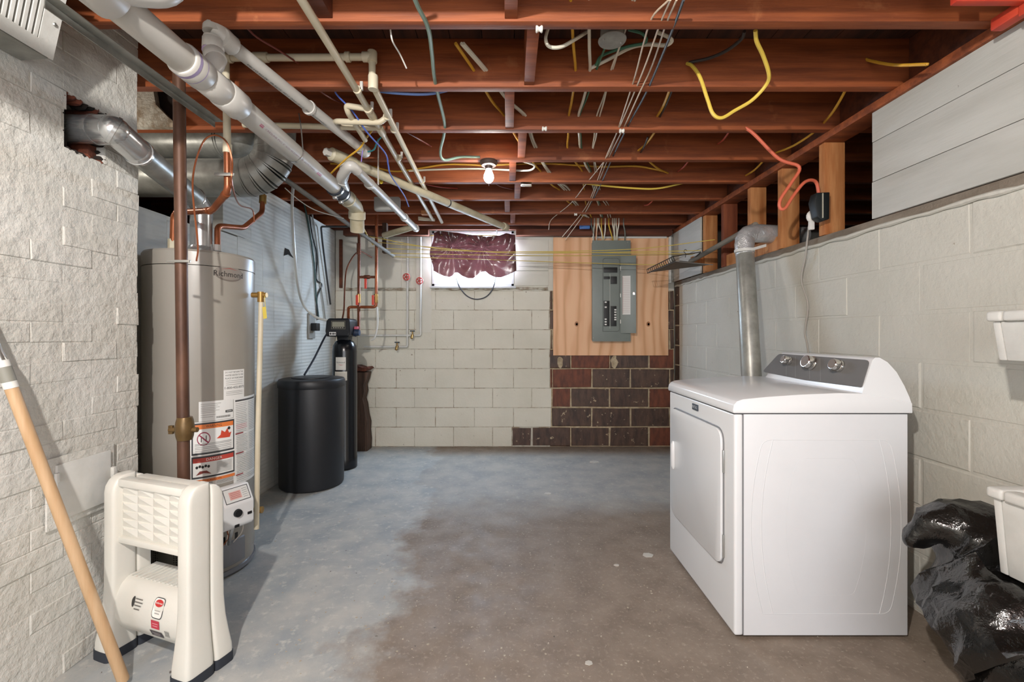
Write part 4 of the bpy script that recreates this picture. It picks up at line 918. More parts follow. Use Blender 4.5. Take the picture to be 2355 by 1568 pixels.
c = P(1345, 522, Y=4.42); tag(MB().box(c.x - .05, c.x + .05, 4.41, 4.44, c.z - .016, c.z + .016).build('outlet_box', '#3f6fb0', None, .004), 'blue plastic box on the back joist above the plywood', 'box')
# ------------------------------------------------------------------ dryer
DX0, DX1, DY0, DY1, DZ1 = .864, 1.532, 1.706, 2.392, .868
dy = thing('clothes_dryer', 'white front-loading clothes dryer with a grey control console', 'dryer', ((DX0 + DX1) / 2, (DY0 + DY1) / 2, 0))
MB().box(DX0 + .035, DX1, DY0, DY1, .012, DZ1 - .004).build('cabinet', 'enamel_soft', dy, .004)
MB().box(DX0, DX0 + .034, DY0 - .002, DY1 + .002, .012, DZ1 - .004).build('front_panel', 'enamel', dy, .010, seg=3)
for x_ in (DX0 + .06, DX1 - .06):
    for y_ in (DY0 + .06, DY1 - .06): MB().tube([(x_, y_, 0), (x_, y_, .02)], .018, 10).build('foot', 'rubber', dy)
# worktop with a gently crowned surface and rounded front
m = MB(); prof = [(DX0 - .006, DZ1), (DX0 - .008, DZ1 + .012), (DX0 - .004, DZ1 + .032), (DX0 + .008, DZ1 + .046), (DX0 + .03, DZ1 + .054), (DX0 + .12, DZ1 + .063), (DX0 + .25, DZ1 + .072), (DX0 + .40, DZ1 + .078), (DX0 + .50, DZ1 + .076), (DX1 - .12, DZ1 + .066), (DX1 + .012, DZ1 + .04), (DX1 + .014, DZ1)]
m.prism([(a, DY0 - .006, b) for a, b in prof], (0, DY1 - DY0 + .012, 0)).build('worktop', 'enamel', dy, .004, smooth=50)
MB().box(DX0, DX1 + .004, DY0 - .001, DY1 + .001, DZ1 - .004, DZ1).build('worktop_gap', '#4a4a4c', dy)
MB().box(DX0 + .034, DX0 + .0365, DY0 - .0005, DY0 + .004, .014, DZ1 - .006).build('panel_seam', '#8c8c8e', dy)
# embossed side panel: nested barrel-shaped ridges
def barrel(cx_, cz_, hw, hh, bulge, n=10):
    pts = []
    for i in range(n + 1):
        t = -1 + 2 * i / n; pts.append((cx_ - hw - bulge * (1 - t * t), cz_ + hh * t))
    for i in range(n + 1):
        t = 1 - 2 * i / n; pts.append((cx_ + hw + bulge * (1 - t * t), cz_ + hh * t))
    return pts + [pts[0]]
for k, (hw, hh, bl_) in enumerate(((.245, .335, .045), (.205, .335, .045), (.105, .265, .05))):
    pts = [V((a, DY0 + .0047, b)) for a, b in barrel((DX0 + DX1) / 2 + .02, .43, hw, hh, bl_)]
    if k == 1: pts = pts[:11]; MB().tube(pts, .0055, 8, flat=1).build('side_ridge', 'enamel_soft', dy); pts = [V((2 * ((DX0 + DX1) / 2 + .02) - p.x, p.y, p.z)) for p in pts]
    MB().tube(fil(pts, .05, 4) if k != 1 else pts, .0055 if k < 2 else .005, 8).build('side_ridge', 'enamel_soft', dy)
# console
cpf = [(1.352, DZ1 + .070), (1.358, DZ1 + .098), (1.392, DZ1 + .204), (1.403, DZ1 + .213), (1.42, DZ1 + .213), (1.45, DZ1 + .196), (1.485, DZ1 + .158), (1.515, DZ1 + .105), (1.535, DZ1 + .06), (1.543, DZ1 + .036), (1.45, DZ1 + .03)]
co = MB()
nC = len(cpf); ringsY = [(DY0 - .004, 1), (DY0 + .03, 1), (DY1 - .12, 1), (DY1 - .05, .80), (DY1 - .01, .45), (DY1 + .002, .12)]
vs_ = []; fs = []
for (y_, k) in ringsY:
    for a, b in cpf: vs_.append((a + (1 - k) * .03 * (b > DZ1 + .1), y_, DZ1 + .03 + (b - DZ1 - .03) * k if b > DZ1 + .03 else b))
for i in range(len(ringsY) - 1): fs += [(i * nC + j, i * nC + (j + 1) % nC, (i + 1) * nC + (j + 1) % nC, (i + 1) * nC + j) for j in range(nC)]
fs += [tuple(range(nC)), tuple(range((len(ringsY) - 1) * nC, len(ringsY) * nC))]
cso = co.add(vs_, fs).build('console', 'enamel', dy, smooth=50)
pa, pb_ = V((1.358, 0, DZ1 + .098)), V((1.392, 0, DZ1 + .204)); pu = (pb_ - pa).normalized(); pn = V((-pu.z, 0, pu.x)); ph = (pb_ - pa).length
def cmap(s, t, l): return V((pa.x, s, pa.z)) + pu * t + pn * l
def rpoly(y0, y1, yt0, yt1, t0, t1, r_=.022):
    return [(p.x, p.y) for p in fil([(y0, t0 + r_, 0), (yt0, t1, 0), (yt1, t1, 0), (y1, t0 + .01, 0), ((y1 + y0) / 2, t0, 0), (y0, t0 + .005, 0), (y0 + .0001, t0 + r_, 0)], r_, 4)]
pl = rpoly(DY0 + .002, DY1 - .012, DY0 + .004, DY1 - .105, -.006, ph - .002)
MB().prism([cmap(s, t, .0005) for s, t in pl], pn * .003).build('control_panel', 'console_grey', dy, smooth=25)
for s0 in (1.93, 2.0, 2.1, 2.17): decal('panel_line', dy, lambda s, t, l: cmap(s, t, l + .004), [('p', [(s0, .0), (s0 + .0015, .0), (s0 + .05, ph - .01), (s0 + .0485, ph - .01)], '#918f8d')])
decal('brand_print', dy, lambda s, t, l: cmap(s, t, l + .004), [('t', 'MAYTAG', 0, 0, .008, .05, '#54524f')]).location += V((0, 2.30 - ((DY0 + DY1) / 2) + ((DY0 + DY1) / 2) - 0, .012)) * 0
for u, v, r_ in ((1818, 831, .020), (1870, 836, .031), (1934, 843, .0245)):
    # knob centre on the panel plane
    d = V(((u - CX) / F, 1, (CY - v) / F)); o = V((0, 0, H)); t_ = (pa - o).dot(pn) / d.dot(pn); kc = o + d * t_ - pn * .0 
    kb = kc - V((0, 0, 0)) - (pn * .018)
    t2 = kb + pn * 0; base = kb - pn * (kb - pa).dot(pn) + pn * .003
    kn = MB().lathe([(r_ * 1.05, 0), (r_ * 1.05, .008), (r_, .010), (r_, .013), (r_ * .96, .014), (r_ * .94, .034), (r_ * .86, .038), (0, .0385)], base, pn, 28).build('knob', 'chrome', dy, smooth=35)
    MB().lathe([(r_ * .8, .0385), (r_ * .78, .0392), (0, .0392)], base, pn, 24).build('knob_face', '#6b5a48', kn)
    MB().obox(base + pn * .022 - pu * r_ * .95, pn * .012, V((0, .003, 0)), pu * .003).build('knob_pointer', '#4a4642', kn)
# front door
ddy0, ddy1 = 1.79, 2.345; dz0, dz1 = .235, .785
def dpt(y_, z_): return V((DX0 - .001, y_, z_))
dpoly = fil([dpt(2.0, dz0), dpt(ddy0, dz0), dpt(ddy0, dz1), dpt(ddy1, dz1), dpt(ddy1, dz0), dpt(2.0, dz0)], .055, 5)
dr_ = MB().prism(dpoly, (-.012, 0, 0)).build('door', 'enamel', dy, .004)
MB().tube([p + V((-.001, 0, 0)) for p in fil([dpt(2.0, dz0 - .004), dpt(ddy0 - .004, dz0 - .004), dpt(ddy0 - .004, dz1 + .004), dpt(ddy1 + .004, dz1 + .004), dpt(ddy1 + .004, dz0 - .004), dpt(2.0, dz0 - .004)], .058, 5)], .0025, 6).build('door_gap', '#77787a', dy)
MB().tube([(DX0 - .010, 2.305, .475), (DX0 - .013, 2.303, .49), (DX0 - .013, 2.303, .60), (DX0 - .010, 2.305, .615)], [.009, .014, .014, .009], 12).build('door_handle', 'enamel', dr_)
for z_ in (.32, .66): MB().box(DX0 - .008, DX0 - .001, ddy0 - .012, ddy0 - .004, z_ - .045, z_ + .045).build('hinge', 'steel', dy, .001)
c = P(1600, 936, X=DX0); bc = V((DX0 - .002, c.y, c.z))
bd = MB().box(bc.x - .003, bc.x + .0025, bc.y - .03, bc.y + .03, bc.z - .014, bc.z + .014).build('badge', '#3d4550', dy, .001)
decal('badge_print', bd, lambda s, t, l: V((bc.x - .003 - l, bc.y - s, bc.z + t)), [('t', 'MAYTAG', 0, 0, .014, .052, '#d6dade')])
# vent duct, cord, outlet
vd = thing('dryer_vent_duct', 'galvanised dryer vent pipe rising behind the dryer into a foil elbow', 'duct', (1.43, 2.6, .5))
va, vb_ = P(1729, 880, Y=2.62), P(1713, 585, Y=2.88)
MB().tube([va - V((0, -.02, .45)), va, vb_], .0545, 26).build('vent_pipe', 'galv', vd)
pts = fil([vb_ - V((0, 0, .01)), P(1711, 535, Y=2.90), V((1.95, 2.93, P(1750, 541, Y=2.92).z))], .13, 10)
MB().tube(pts, [.056 + (.0035 if i % 2 else 0) for i in range(len(pts))], 26).build('foil_elbow', 'foil', vd)
c = P(1712, 577, Y=2.87); MB().lathe([(.0585, -.009), (.060, -.009), (.060, .009), (.0585, .009)], c, (0, .03, 1), 28).build('plastic_strap', 'white_paint', vd)
e_ = P(1762, 564, Y=2.84); MB().obox((c + V((.02, -.058, 0)) + e_) / 2, (e_ - c - V((.02, -.058, 0))) / 2, (0, .002, 0), (0, 0, .009)).build('strap_tail', 'white_paint', vd)
cd2 = MB().tube(cr([P(1861, 830, X=1.69), P(1856, 790, X=1.70), P(1851, 760, X=1.70), P(1858, 700, X=1.70), P(1843, 645, X=1.70), P(1852, 590, X=1.69), P(1858, 540, X=1.68), P(1860, 520, X=1.66)], 6), .0085, 10, flat=.55).build('power_cord', '#a9a39a', dy)
pg = P(1866, 498, X=1.645); MB().ball(pg, .03, 14, (.9, .55, 1.1)).build('plug', '#d9d6cf', cd2)
MB().box(pg.x - .012, pg.x + .012, pg.y - .01, pg.y + .01, pg.z - .072, pg.z - .02).build('plug_neck', '#d9d6cf', cd2, .004)
ob_ = P(1882, 480, Y=2.385); ot = thing('power_outlet', 'black box outlet fixed to the side of a wall stud', 'outlet', (1.66, 2.39, ob_.z - .07))
MB().prism([(1.625, 2.345, ob_.z + .075), (1.612, 2.345, ob_.z + .03), (1.63, 2.345, ob_.z - .055), (1.66, 2.345, ob_.z - .075), (1.692, 2.345, ob_.z - .065), (1.694, 2.345, ob_.z + .078)], (0, .052, 0)).build('outlet_body', '#161a1a', ot, .006)
MB().box(1.652, 1.656, 2.340, 2.347, ob_.z - .06, ob_.z + .07).build('outlet_seam', '#b9b5a4', ot)
tag(MB().tube(cr([P(1690, 285, Y=2.36), P(1728, 303, Y=2.34), P(1790, 364, Y=2.33), P(1838, 384, Y=2.32), P(1820, 420, Y=2.32), P(1795, 458, Y=2.32), P(1794, 478, Y=2.32), P(1806, 478, Y=2.32), P(1826, 448, Y=2.33), P(1852, 418, Y=2.34), P(1876, 418, Y=2.36), P(1884, 450, Y=2.375)], 7), .0085, 10).build('orange_cable', '#d0664a'), 'thick orange cable looping down from a joist to the black outlet', 'cable')
# ------------------------------------------------------------------ white bins, black bag, red bracket on the right
def bin_(lab, z0, z1, xl, y0, y1, full):
    b_ = thing('wall_bin', lab, 'bin', ((xl + XR) / 2, (y0 + y1) / 2, z0)); t = .022; xr = XR - .002
    tp = .014
    m = MB()
    m.prism([(xl + tp + .02, y1, z0), (xr, y1, z0), (xr, y1, z1 - .03), (xl + tp, y1, z1 - .03)], (0, -.02, 0))
    m.build('back_board', 'white_paint', b_, .004)
    MB().prism([(xl + tp + .02, y0 + .02, z0), (xr, y0 + .02, z0), (xr, y0 + .02, z1 - .03), (xl + tp, y0 + .02, z1 - .03)], (0, -.02, 0)).build('front_board', 'white_paint', b_, .004)
    MB().prism([(xl + tp + .02, y0 + .021, z0), (xl + tp + .042, y0 + .021, z0), (xl + tp + .022, y0 + .021, z1 - .03), (xl + tp, y0 + .021, z1 - .03)], (0, y1 - y0 - .042, 0)).build('side_board', 'white_paint', b_, .004)
    MB().box(xl + .045, xr, y0 + .021, y1 - .021, z0, z0 + .02).build('bottom_board', 'wood_grey', b_)
    m = MB(); m.box(xl, xr, y1 - .035, y1 + .008, z1 - .03, z1); m.build('rim', 'white_paint', b_, .010, seg=3)
    MB().box(xl, xl + .045, y0 + .03, y1 - .036, z1 - .03, z1).build('rim', 'white_paint', b_, .010, seg=3)
    MB().box(xl, xr, y0 - .008, y0 + .029, z1 - .03, z1).build('rim', 'white_paint', b_, .010, seg=3)
    return b_
bin_('white painted wooden bin on the right wall, the higher of two', P(2290, 828, Y=1.3).z, P(2290, 716, Y=1.3).z, P(2271, 720, Y=1.3).x, 1.06, 1.30, 0)
bin_('white painted wooden bin on the right wall, just above the black bag', P(2300, 1315, Y=1.25).z, P(2290, 1118, Y=1.25).z, P(2272, 1120, Y=1.25).x, 1.00, 1.25, 1)
bagp = [(P(2086, 1252, Y=1.46), .012), (P(2098, 1240, Y=1.45), .032), (P(2135, 1215, Y=1.44), .058), (P(2190, 1225, Y=1.42), .092), (P(2250, 1270, Y=1.38), .14), (P(2320, 1370, Y=1.30), .19), (P(2400, 1490, Y=1.20), .21), (P(2480, 1600, Y=1.12), .215), (P(2520, 1690, Y=1.06), .18), (P(2530, 1740, Y=1.04), .06)]
cl = cr([p for p, r_ in bagp], 7); rl = [x.x for x in cr([V((r_, 0, 0)) for p, r_ in bagp], 7)]
m = MB().tube(cl, [max(.008, r_) for r_ in rl], 40)
for i, p in enumerate(m.v):
    q = p * 7; d = noise.noise(q) * .035 + (.35 - abs(noise.noise(p * 15 + V((3, 1, 2))))) * .045 + (.3 - abs(noise.noise(V((p.x * 34, p.y * 16, p.z * 26))))) * .022
    c = cl[min(len(cl) - 1, i // 40)]; n_ = (p - c); rr = n_.length
    if rr > 1e-4: p = p + n_ / rr * d * min(1, rr / .1)
    p.x = min(p.x, XR - .012); p.z = max(p.z, .004)
    if p.y < 1.28 and p.x > P(2272, 1120, Y=1.25).x: p.z = min(p.z, P(2300, 1315, Y=1.25).z - .012)
    m.v[i] = p
tag(m.build('trash_bag', 'bag', smooth=50), 'crumpled black plastic trash bag slumped against the right wall below the bin', 'bag')
rb = thing('red_bracket', 'orange-red painted wooden bracket at the joists above the white planks', 'bracket', (1.65, 1.5, 2.22))
y1_ = 1.496; yn = 1.413
MB().box(1.62, 1.66, yn, y1_, 2.19, 2.232).build('side_board', 'red_paint', rb, .006)
MB().box(1.62, 1.703, yn - .03, yn, 2.18, 2.245).build('front_board', 'red_paint', rb, .004)
MB().box(1.40, 1.62, yn - .025, yn - .002, 2.213, 2.243).build('top_board', 'red_paint', rb, .004)
MB().box(1.41, 1.45, yn - .024, yn - .003, 2.243, 2.4).build('hanger', 'red_paint', rb)
# ------------------------------------------------------------------ step stool
ang = math.radians(-19)
T = Matrix.Translation((-1.253, 1.60, 0)) @ Matrix.Rotation(ang, 4, 'Z')
st = thing('step_stool', 'white plastic folding step stool with dark rubber feet', 'stool', (-1.253, 1.60, 0))
SW = .22
def leg(sx, y0, y1, w0, zt, nm):
    """moulded leg: stack of rounded rectangles from flared foot to rounded top"""
    m = MB(T); n = 24; vs_ = []; fs = []; fr = -1 if y0 < 0 else 1
    secs = [(.028, 1), (.06, .95), (.11, .6), (.17, .25), (.24, .05), (.34, 0), (zt - .06, 0)] + [(zt - .06 * (1 - math.sin(a)), -(1 - math.cos(a))) for a in (.4, .8, 1.15, 1.4, 1.57)]
    for i, (z_, k) in enumerate(secs):
        fl_ = .022 * max(0, k); ro = .045 * max(0, -k)
        xo, xi = sx * (SW + fl_), sx * (SW - w0 - fl_ * .3)
        ya, yb = y0 - (.02 * max(0, k) + ro if fr < 0 else 0) + (2 * ro if fr < 0 else 0), y1 + (.02 * max(0, k) - ro if fr > 0 else 0)
        cxx, hw, cyy, hy = (xo + xi) / 2, abs(xo - xi) / 2 * (1 - .25 * max(0, -k)), (ya + yb) / 2, (yb - ya) / 2
        for j in range(n):
            a = 2 * PI * j / n; ca_, sa_ = math.cos(a), math.sin(a); e = .36
            vs_.append((cxx + hw * math.copysign(abs(ca_) ** e, ca_), cyy + hy * math.copysign(abs(sa_) ** e, sa_), z_))
        if i: fs += [((i - 1) * n + j, (i - 1) * n + (j + 1) % n, i * n + (j + 1) % n, i * n + j) for j in range(n)]
    fs += [tuple(range(n)), tuple(range((len(secs) - 1) * n, len(secs) * n))]
    o = m.add(vs_, fs).build(nm, 'stool_plastic', st, smooth=60)
    m = MB(T); base = vs_[:n]
    c = V((sum(p[0] for p in base) / n, sum(p[1] for p in base) / n, 0))
    ff = [(c.x + (p[0] - c.x) * 1.05, c.y + (p[1] - c.y) * 1.05, q) for q in (.0, .034) for p in base]
    m.add(ff, [tuple(range(n)), tuple(range(n, 2 * n))] + [(j, (j + 1) % n, n + (j + 1) % n, n + j) for j in range(n)]).build('rubber_foot', 'rubber', o, smooth=50)
for sx in (-1, 1):
    leg(sx, -.062, .018, .058, .655, 'leg')
    leg(sx, .0188, .068, .058, .645, 'rear_leg')
# folded top step with the quilted underside
m = MB(T); z0, z1, xa, xb = .43, .632, -.164, .164
m.box(xa, xb, -.030, -.006, z0, z1).box(xa, xb, .012, .05, .60, .640).box(xa, xb, -.046, -.006, .618, .646)
m.box(xa, xb, -.046, -.02, z0 - .016, z0 + .006)
m.build('folded_step', 'stool_plastic', st, .006)
m = MB(T); nx, nz_ = 4, 6
for i in range(nx):
    for j in range(nz_):
        a0, a1 = xa + (xb - xa) * i / nx, xa + (xb - xa) * (i + 1) / nx; b0, b1 = z0 + .008 + (z1 - z0 - .02) * j / nz_, z0 + .008 + (z1 - z0 - .02) * (j + 1) / nz_
        m.add([(a0, -.0305, b0), (a1, -.0305, b0), (a1, -.0305, b1), (a0, -.0305, b1), (a0 + (a1 - a0) * .3, -.040, b1 - .004)], [(0, 1, 4), (1, 2, 4), (2, 3, 4), (3, 0, 4)])
for k in range(nx * nz_):
    q = MB(); q.v = m.v[5 * k:5 * k + 5]; q.f = [(0, 1, 4), (1, 2, 4), (2, 3, 4), (3, 0, 4)]; q.m = [0] * 4; q.build('quilt_facet', 'stool_plastic', st, smooth=10)
# lower step: rounded drum between the legs
prof = [(a + .032, .285 - (.285 - b) * 1.38) for a, b in [(-.05, .150), (-.072, .158), (-.088, .185), (-.09, .215), (-.082, .245), (-.066, .268), (-.045, .280), (.055, .283), (.06, .275), (.058, .262), (-.03, .256), (-.06, .235), (-.07, .205), (-.062, .175), (-.045, .165)]]
m = MB(T); m.prism([(-.166, a, b) for a, b in prof], (.332, 0, 0)).build('lower_step', 'stool_plastic', st, smooth=45)
for i in range(15):
    x_ = -.155 + i * .0215; MB(T).box(x_, x_ + .009, -.01, .08, .280, .2845).build('tread_rib', 'stool_plastic', st)
def dmapf(s, t, l):
    t += .022
    tb = [(-.062, -.05, .150), (-.045, -.072, .158), (-.015, -.088, .185), (.015, -.09, .215), (.046, -.082, .245), (.075, -.066, .268)]
    for (t0, ya, za), (t1, yb, zb_) in zip(tb, tb[1:]):
        if t <= t1: k = (t - t0) / (t1 - t0); ya, za = ya + (yb - ya) * k, za + (zb_ - za) * k; break
    else: ya, za = yb, zb_
    return T @ V((s + .045, ya + .032 - l - .0015, .285 - (.285 - za) * 1.38 + (.0 if t < .03 else l)))
rr_ = lambda x0, y0, x1, y1, r_: [(p.x, p.y) for p in fil([((x0 + x1) / 2, y0, 0), (x0, y0, 0), (x0, y1, 0), (x1, y1, 0), (x1, y0, 0), ((x0 + x1) / 2 + 1e-4, y0, 0)], r_, 4)]
decal('brand_label', st, dmapf, [('p', rr_(-.012, -.004, .040, .046, .014), '#33343a'), ('p', rr_(-.010, -.002, .038, .044, .012), '#ece9e2'), ('p', ell(.014, .032, .019, .009), '#c0302f'), ('t', 'Rubbermaid', .014, .032, .005, .033, '#f2efe8'), ('r', .001, .013, .028, .0145, '#a5a5a3'), ('r', .003, .007, .025, .0085, '#a5a5a3')])
decal('brand_label', st, dmapf, [('r', -.010, -.030, .030, -.009, '#c03a4c'), ('r', -.004, -.018, .024, -.0165, '#e3a9b0'), ('r', -.002, -.024, .022, -.0225, '#e3a9b0')])
decal('brand_label', st, dmapf, [('r', -.02, -.055, .04, -.036, '#4a4549'), ('r', -.01, -.044, .03, -.042, '#b9b3b2'), ('r', -.006, -.050, .026, -.048, '#b9b3b2')])
decal('barcode', st, dmapf, [('r', .054 + i * .004, -.045, .056 + i * .004, -.028, '#8b8b88') for i in range(6)])
decal('warning_print', st, dmapf, [('p', ell(-.112, .02, .007, .013), '#3a3836'), ('r', -.103, .027, -.068, .0295, '#6a6762'), ('r', -.103, .019, -.064, .0215, '#6a6762'), ('r', -.103, .011, -.070, .0135, '#6a6762'), ('r', -.103, .003, -.075, .0055, '#6a6762')])
# broom handle
bb, bt_ = V((-1.283, 1.475, .017)), V((-1.522, 1.272, 1.26))
bd_ = (bt_ - bb).normalized()
br = thing('broom_handle', 'wooden broom handle leaning on the chimney beside the stool', 'handle', bb)
MB().tube([bb, bb + bd_ * .006, bb + (bt_ - bb) * .80], [.0145, .0165, .0155], 16).build('wood_shaft', 'broom_wood', br)
sa_ = bb + (bt_ - bb) * .80
MB().tube([sa_, sa_ + bd_ * .085], .0168, 16).build('paper_label', 'paper', br)
MB().tube([sa_ + bd_ * .02, sa_ + bd_ * .065], .0171, 16, caps=False).build('label_print', '#8a897f', br)
MB().tube([sa_ + bd_ * .085, sa_ + bd_ * .11, sa_ + bd_ * .26], [.0165, .012, .012], 14).build('metal_ferrule', 'steel', br)
# ------------------------------------------------------------------ lamps, cables, clothes lines, small things
ls = thing('bare_bulb_lamp', 'bare white bulb in a dark porcelain holder under a joist', 'lamp', (BULB_B.x, BULB_B.y, 2.13))
MB().lathe([(.052, 0), (.055, -.012), (.045, -.03), (.024, -.034), (.022, -.05)], (BULB_B.x, BULB_B.y, ZJ - .0005), n=24).build('lamp_holder', '#4a3a32', ls)
MB().lathe([(.0, -.138), (.013, -.136), (.026, -.124), (.0325, -.108), (.031, -.09), (.021, -.064), (.0155, -.05)], (BULB_B.x, BULB_B.y, ZJ), n=24).build('bulb', 'glass_bulb', ls)
MB().tube([(BULB_B.x, BULB_B.y, ZJ - .128), (BULB_B.x + .001, BULB_B.y, ZJ - .155)], .002, 6).build('pull_chain', 'steel', ls)
c = P(1408, 94, Z=2.285)
jc = thing('junction_cover', 'round galvanised cover plate of a ceiling junction box', 'box', c)
MB().lathe([(.0, 0), (.052, 0), (.053, .003), (.045, .004), (.044, .045), (.0, .045)], c, n=32).build('box', 'galv', jc)
for s in (-1, 1): MB().ball(c + V((.036 * s, .01 * s, -.001)), .004, 8).build('screw', 'steel', jc)
for u, v in ((1240, 67), (1252, 296), (1430, 301), (1324, 493)):
    c = P(u, v, Z=ZJ - .012); tag(MB().lathe([(.010, -.012), (.012, -.008), (.007, 0), (.012, .008), (.010, .012)], c, (1, 0, 0), 12).build('porcelain_knob', '#dedcd4'), 'small white porcelain insulator knob under a joist', 'insulator', 'porcelain knobs on the joists')
c = P(1210, 424, Z=ZJ - .012); tag(MB().box(c.x - .04, c.x + .04, c.y - .02, c.y + .02, c.z - .011, c.z + .0115).build('metal_clip', 'chrome', None, .004), 'small shiny metal box clipped under a joist near the bulb', 'clip')
def cable(label, col, pts, r=.0055, cat='cable', group=None, k=6, name='cable', mat_=None):
    pts = [P(*p[:2], Y=p[2]) if not isinstance(p, V) else p for p in pts]
    return tag(MB().tube(cr(pts, k), r, 7).build(name, mat_ or col), label, cat, group)
JF = {i + 1: JB[7 - i] - .042 for i in range(8)}  # front faces of joists 1..8, near to far
G = 'cables threaded through the joists'
def thread(label, col, px, r=.0066, z=2.325, sag=.012):
    """cable drilled through the joists: pixel position (u) at each joist front face"""
    pts = []
    ks = sorted(px)
    for n_, i in enumerate(ks):
        y = JF[i] + .021; x = (px[i] - CX) / F * JF[i]; zz = z + .004 * math.sin(i * 2.3 + px[i])
        pts.append(V((x, y, zz)))
        if n_ + 1 < len(ks):
            y2 = JF[ks[n_ + 1]] + .021; x2 = (px[ks[n_ + 1]] - CX) / F * JF[ks[n_ + 1]]
            pts.append(V(((x + x2) / 2, (y + y2) / 2, z - sag - .008 * math.sin(i + px[i]))))
    p0 = pts[0] + (pts[0] - pts[1]); pts = [V((p0.x, p0.y, z - .005))] + pts
    return tag(MB().tube(cr(pts, 5), r, 7).build('joist_cable', col), label, 'cable', G)
YE, WH, GN = '#c9962e', '#cfc8b6', '#3d6a52'
thread('yellow cable threaded left of the blocking, slanting towards the panel', YE, {2: 1093, 3: 1162, 4: 1209, 5: 1246, 6: 1289, 7: 1318, 8: 1345})
thread('white cable beside the slanting yellow cable near the blocking', WH, {2: 1119, 3: 1207, 4: 1231, 5: 1263, 6: 1300, 7: 1327, 8: 1352})
thread('white cable doubling its neighbour beside the slanting yellow cable', WH, {2: 1124, 3: 1212, 4: 1236, 5: 1268, 6: 1306, 7: 1332, 8: 1356})
thread('yellow cable threaded straight back beside the round junction cover', YE, {1: 1315, 2: 1325, 3: 1309, 4: 1307, 5: 1341, 6: 1345, 7: 1349, 8: 1362}, .006)
thread('white cable threaded between the yellow cable and the junction cover', WH, {1: 1357, 2: 1358, 3: 1331, 4: 1336, 5: 1358, 6: 1368, 7: 1378, 8: 1384})
thread('dark green cable threaded beside a white one near the junction cover', GN, {2: 1372, 3: 1334, 4: 1340, 5: 1362, 6: 1372, 7: 1382, 8: 1388}, .0045)
thread('thin white cable dropping below the round junction cover', WH, {1: 1455, 2: 1410, 3: 1373, 4: 1364, 5: 1370, 6: 1376, 7: 1396, 8: 1400}, .004)
thread('second thin white cable below the round junction cover', WH, {1: 1460, 2: 1406, 3: 1380, 4: 1366, 5: 1375, 6: 1382, 7: 1402, 8: 1406}, .004)
cable('cream cable hanging in a wide loop beside the round junction cover', WH, [(1262, 60, 1.66), (1255, 88, 1.66), (1263, 107, 1.66), (1290, 108, 1.67), (1320, 92, 1.69), (1352, 72, 1.72)], .0065)
cable('thick cream cable bending back behind the ceiling wires', WH, [(1356, 158, 1.93), (1400, 136, 1.9), (1450, 110, 1.86), (1490, 102, 1.8), (1530, 104, 1.74), (1545, 94, 1.71), (1535, 84, 1.70), (1512, 74, 1.72)], .0075)
cable('green cable looping behind the round junction cover', GN, [(1370, 150, 1.9), (1385, 128, 1.86), (1440, 108, 1.8), (1484, 98, 1.76), (1478, 78, 1.74), (1445, 68, 1.74)], .006)
cable('bright yellow cable hanging in a deep loop below the joists', '#d9bb4c', [(1580, 146, 1.93), (1592, 152, 1.90), (1610, 178, 1.87), (1627, 228, 1.85), (1640, 262, 1.84), (1660, 271, 1.84), (1690, 254, 1.84), (1730, 230, 1.83), (1762, 195, 1.80), (1768, 170, 1.76), (1755, 128, 1.70), (1740, 95, 1.64), (1737, 70, 1.60)], .0072)
cable('dark cable curving up from the start of the deep yellow loop', '#2c2725', [(1585, 144, 1.92), (1630, 134, 1.86), (1672, 116, 1.78), (1705, 90, 1.70), (1712, 72, 1.66)], .0065)
for u0, v0, u1, v1, ya, yb, lab in ((1996, 138, 2125, 148, 1.93, 1.72, 'yellow cable entering a joist above the white planks'), (1942, 212, 1896, 281, 2.02, 2.33, 'short yellow cable between two joists at the end of the white planks'), (1868, 307, 1788, 350, 2.42, 2.73, 'yellow cable above the outlet stud, ending at a joist'), (1757, 368, 1716, 403, 2.82, 3.14, 'yellow cable in the bay over the vent elbow'), (1540, 207, 1512, 266, 2.03, 2.33, 'short yellow cable next to a dark one right of the ceiling wires'), (1506, 303, 1469, 345, 2.44, 2.73, 'short yellow cable crossed by a dark one near the ceiling wires'), (1490, 368, 1534, 397, 2.84, 3.13, 'yellow cable stub in the bay behind the bulb')):
    a, b = P(u0, v0, Y=ya), P(u1, v1, Y=yb); cable(lab, YE, [a + (a - b) * .15 + V((0, 0, .02)), a, (a + b) / 2 - V((0, 0, .012)), b, b + (b - a) * .05], .0062, k=4)
for u0, v0, u1, v1, ya, yb, lab in ((1546, 207, 1518, 268, 2.03, 2.33, 'dark cable beside the short yellow one right of the ceiling wires'), (1490, 315, 1474, 350, 2.5, 2.73, 'dark cable crossing the short yellow one near the ceiling wires')):
    a, b = P(u0, v0, Y=ya), P(u1, v1, Y=yb); cable(lab, '#2c2725', [a, (a + b) / 2 - V((0, 0, .008)), b], .005, k=4)
for u0, v0, u1, v1, ya, yb, lab in ((1678, 300, 1651, 331, 2.42, 2.73, 'short red cable left of the orange cable'), (1586, 366, 1559, 394, 2.83, 3.13, 'short red cable in the bay behind the bulb'), (955, 417, 1052, 433, 3.2, 3.5, 'red cable below a joist between the supply pipes and the bulb'), (1500, 462, 1482, 472, 3.6, 3.8, 'short red cable above the electrical panel')):
    a, b = P(u0, v0, Y=ya), P(u1, v1, Y=yb); cable(lab, '#a8402c', [a + V((0, 0, .02)), a, (a + b) / 2 - V((0, 0, .012)), b], .0052, k=4)
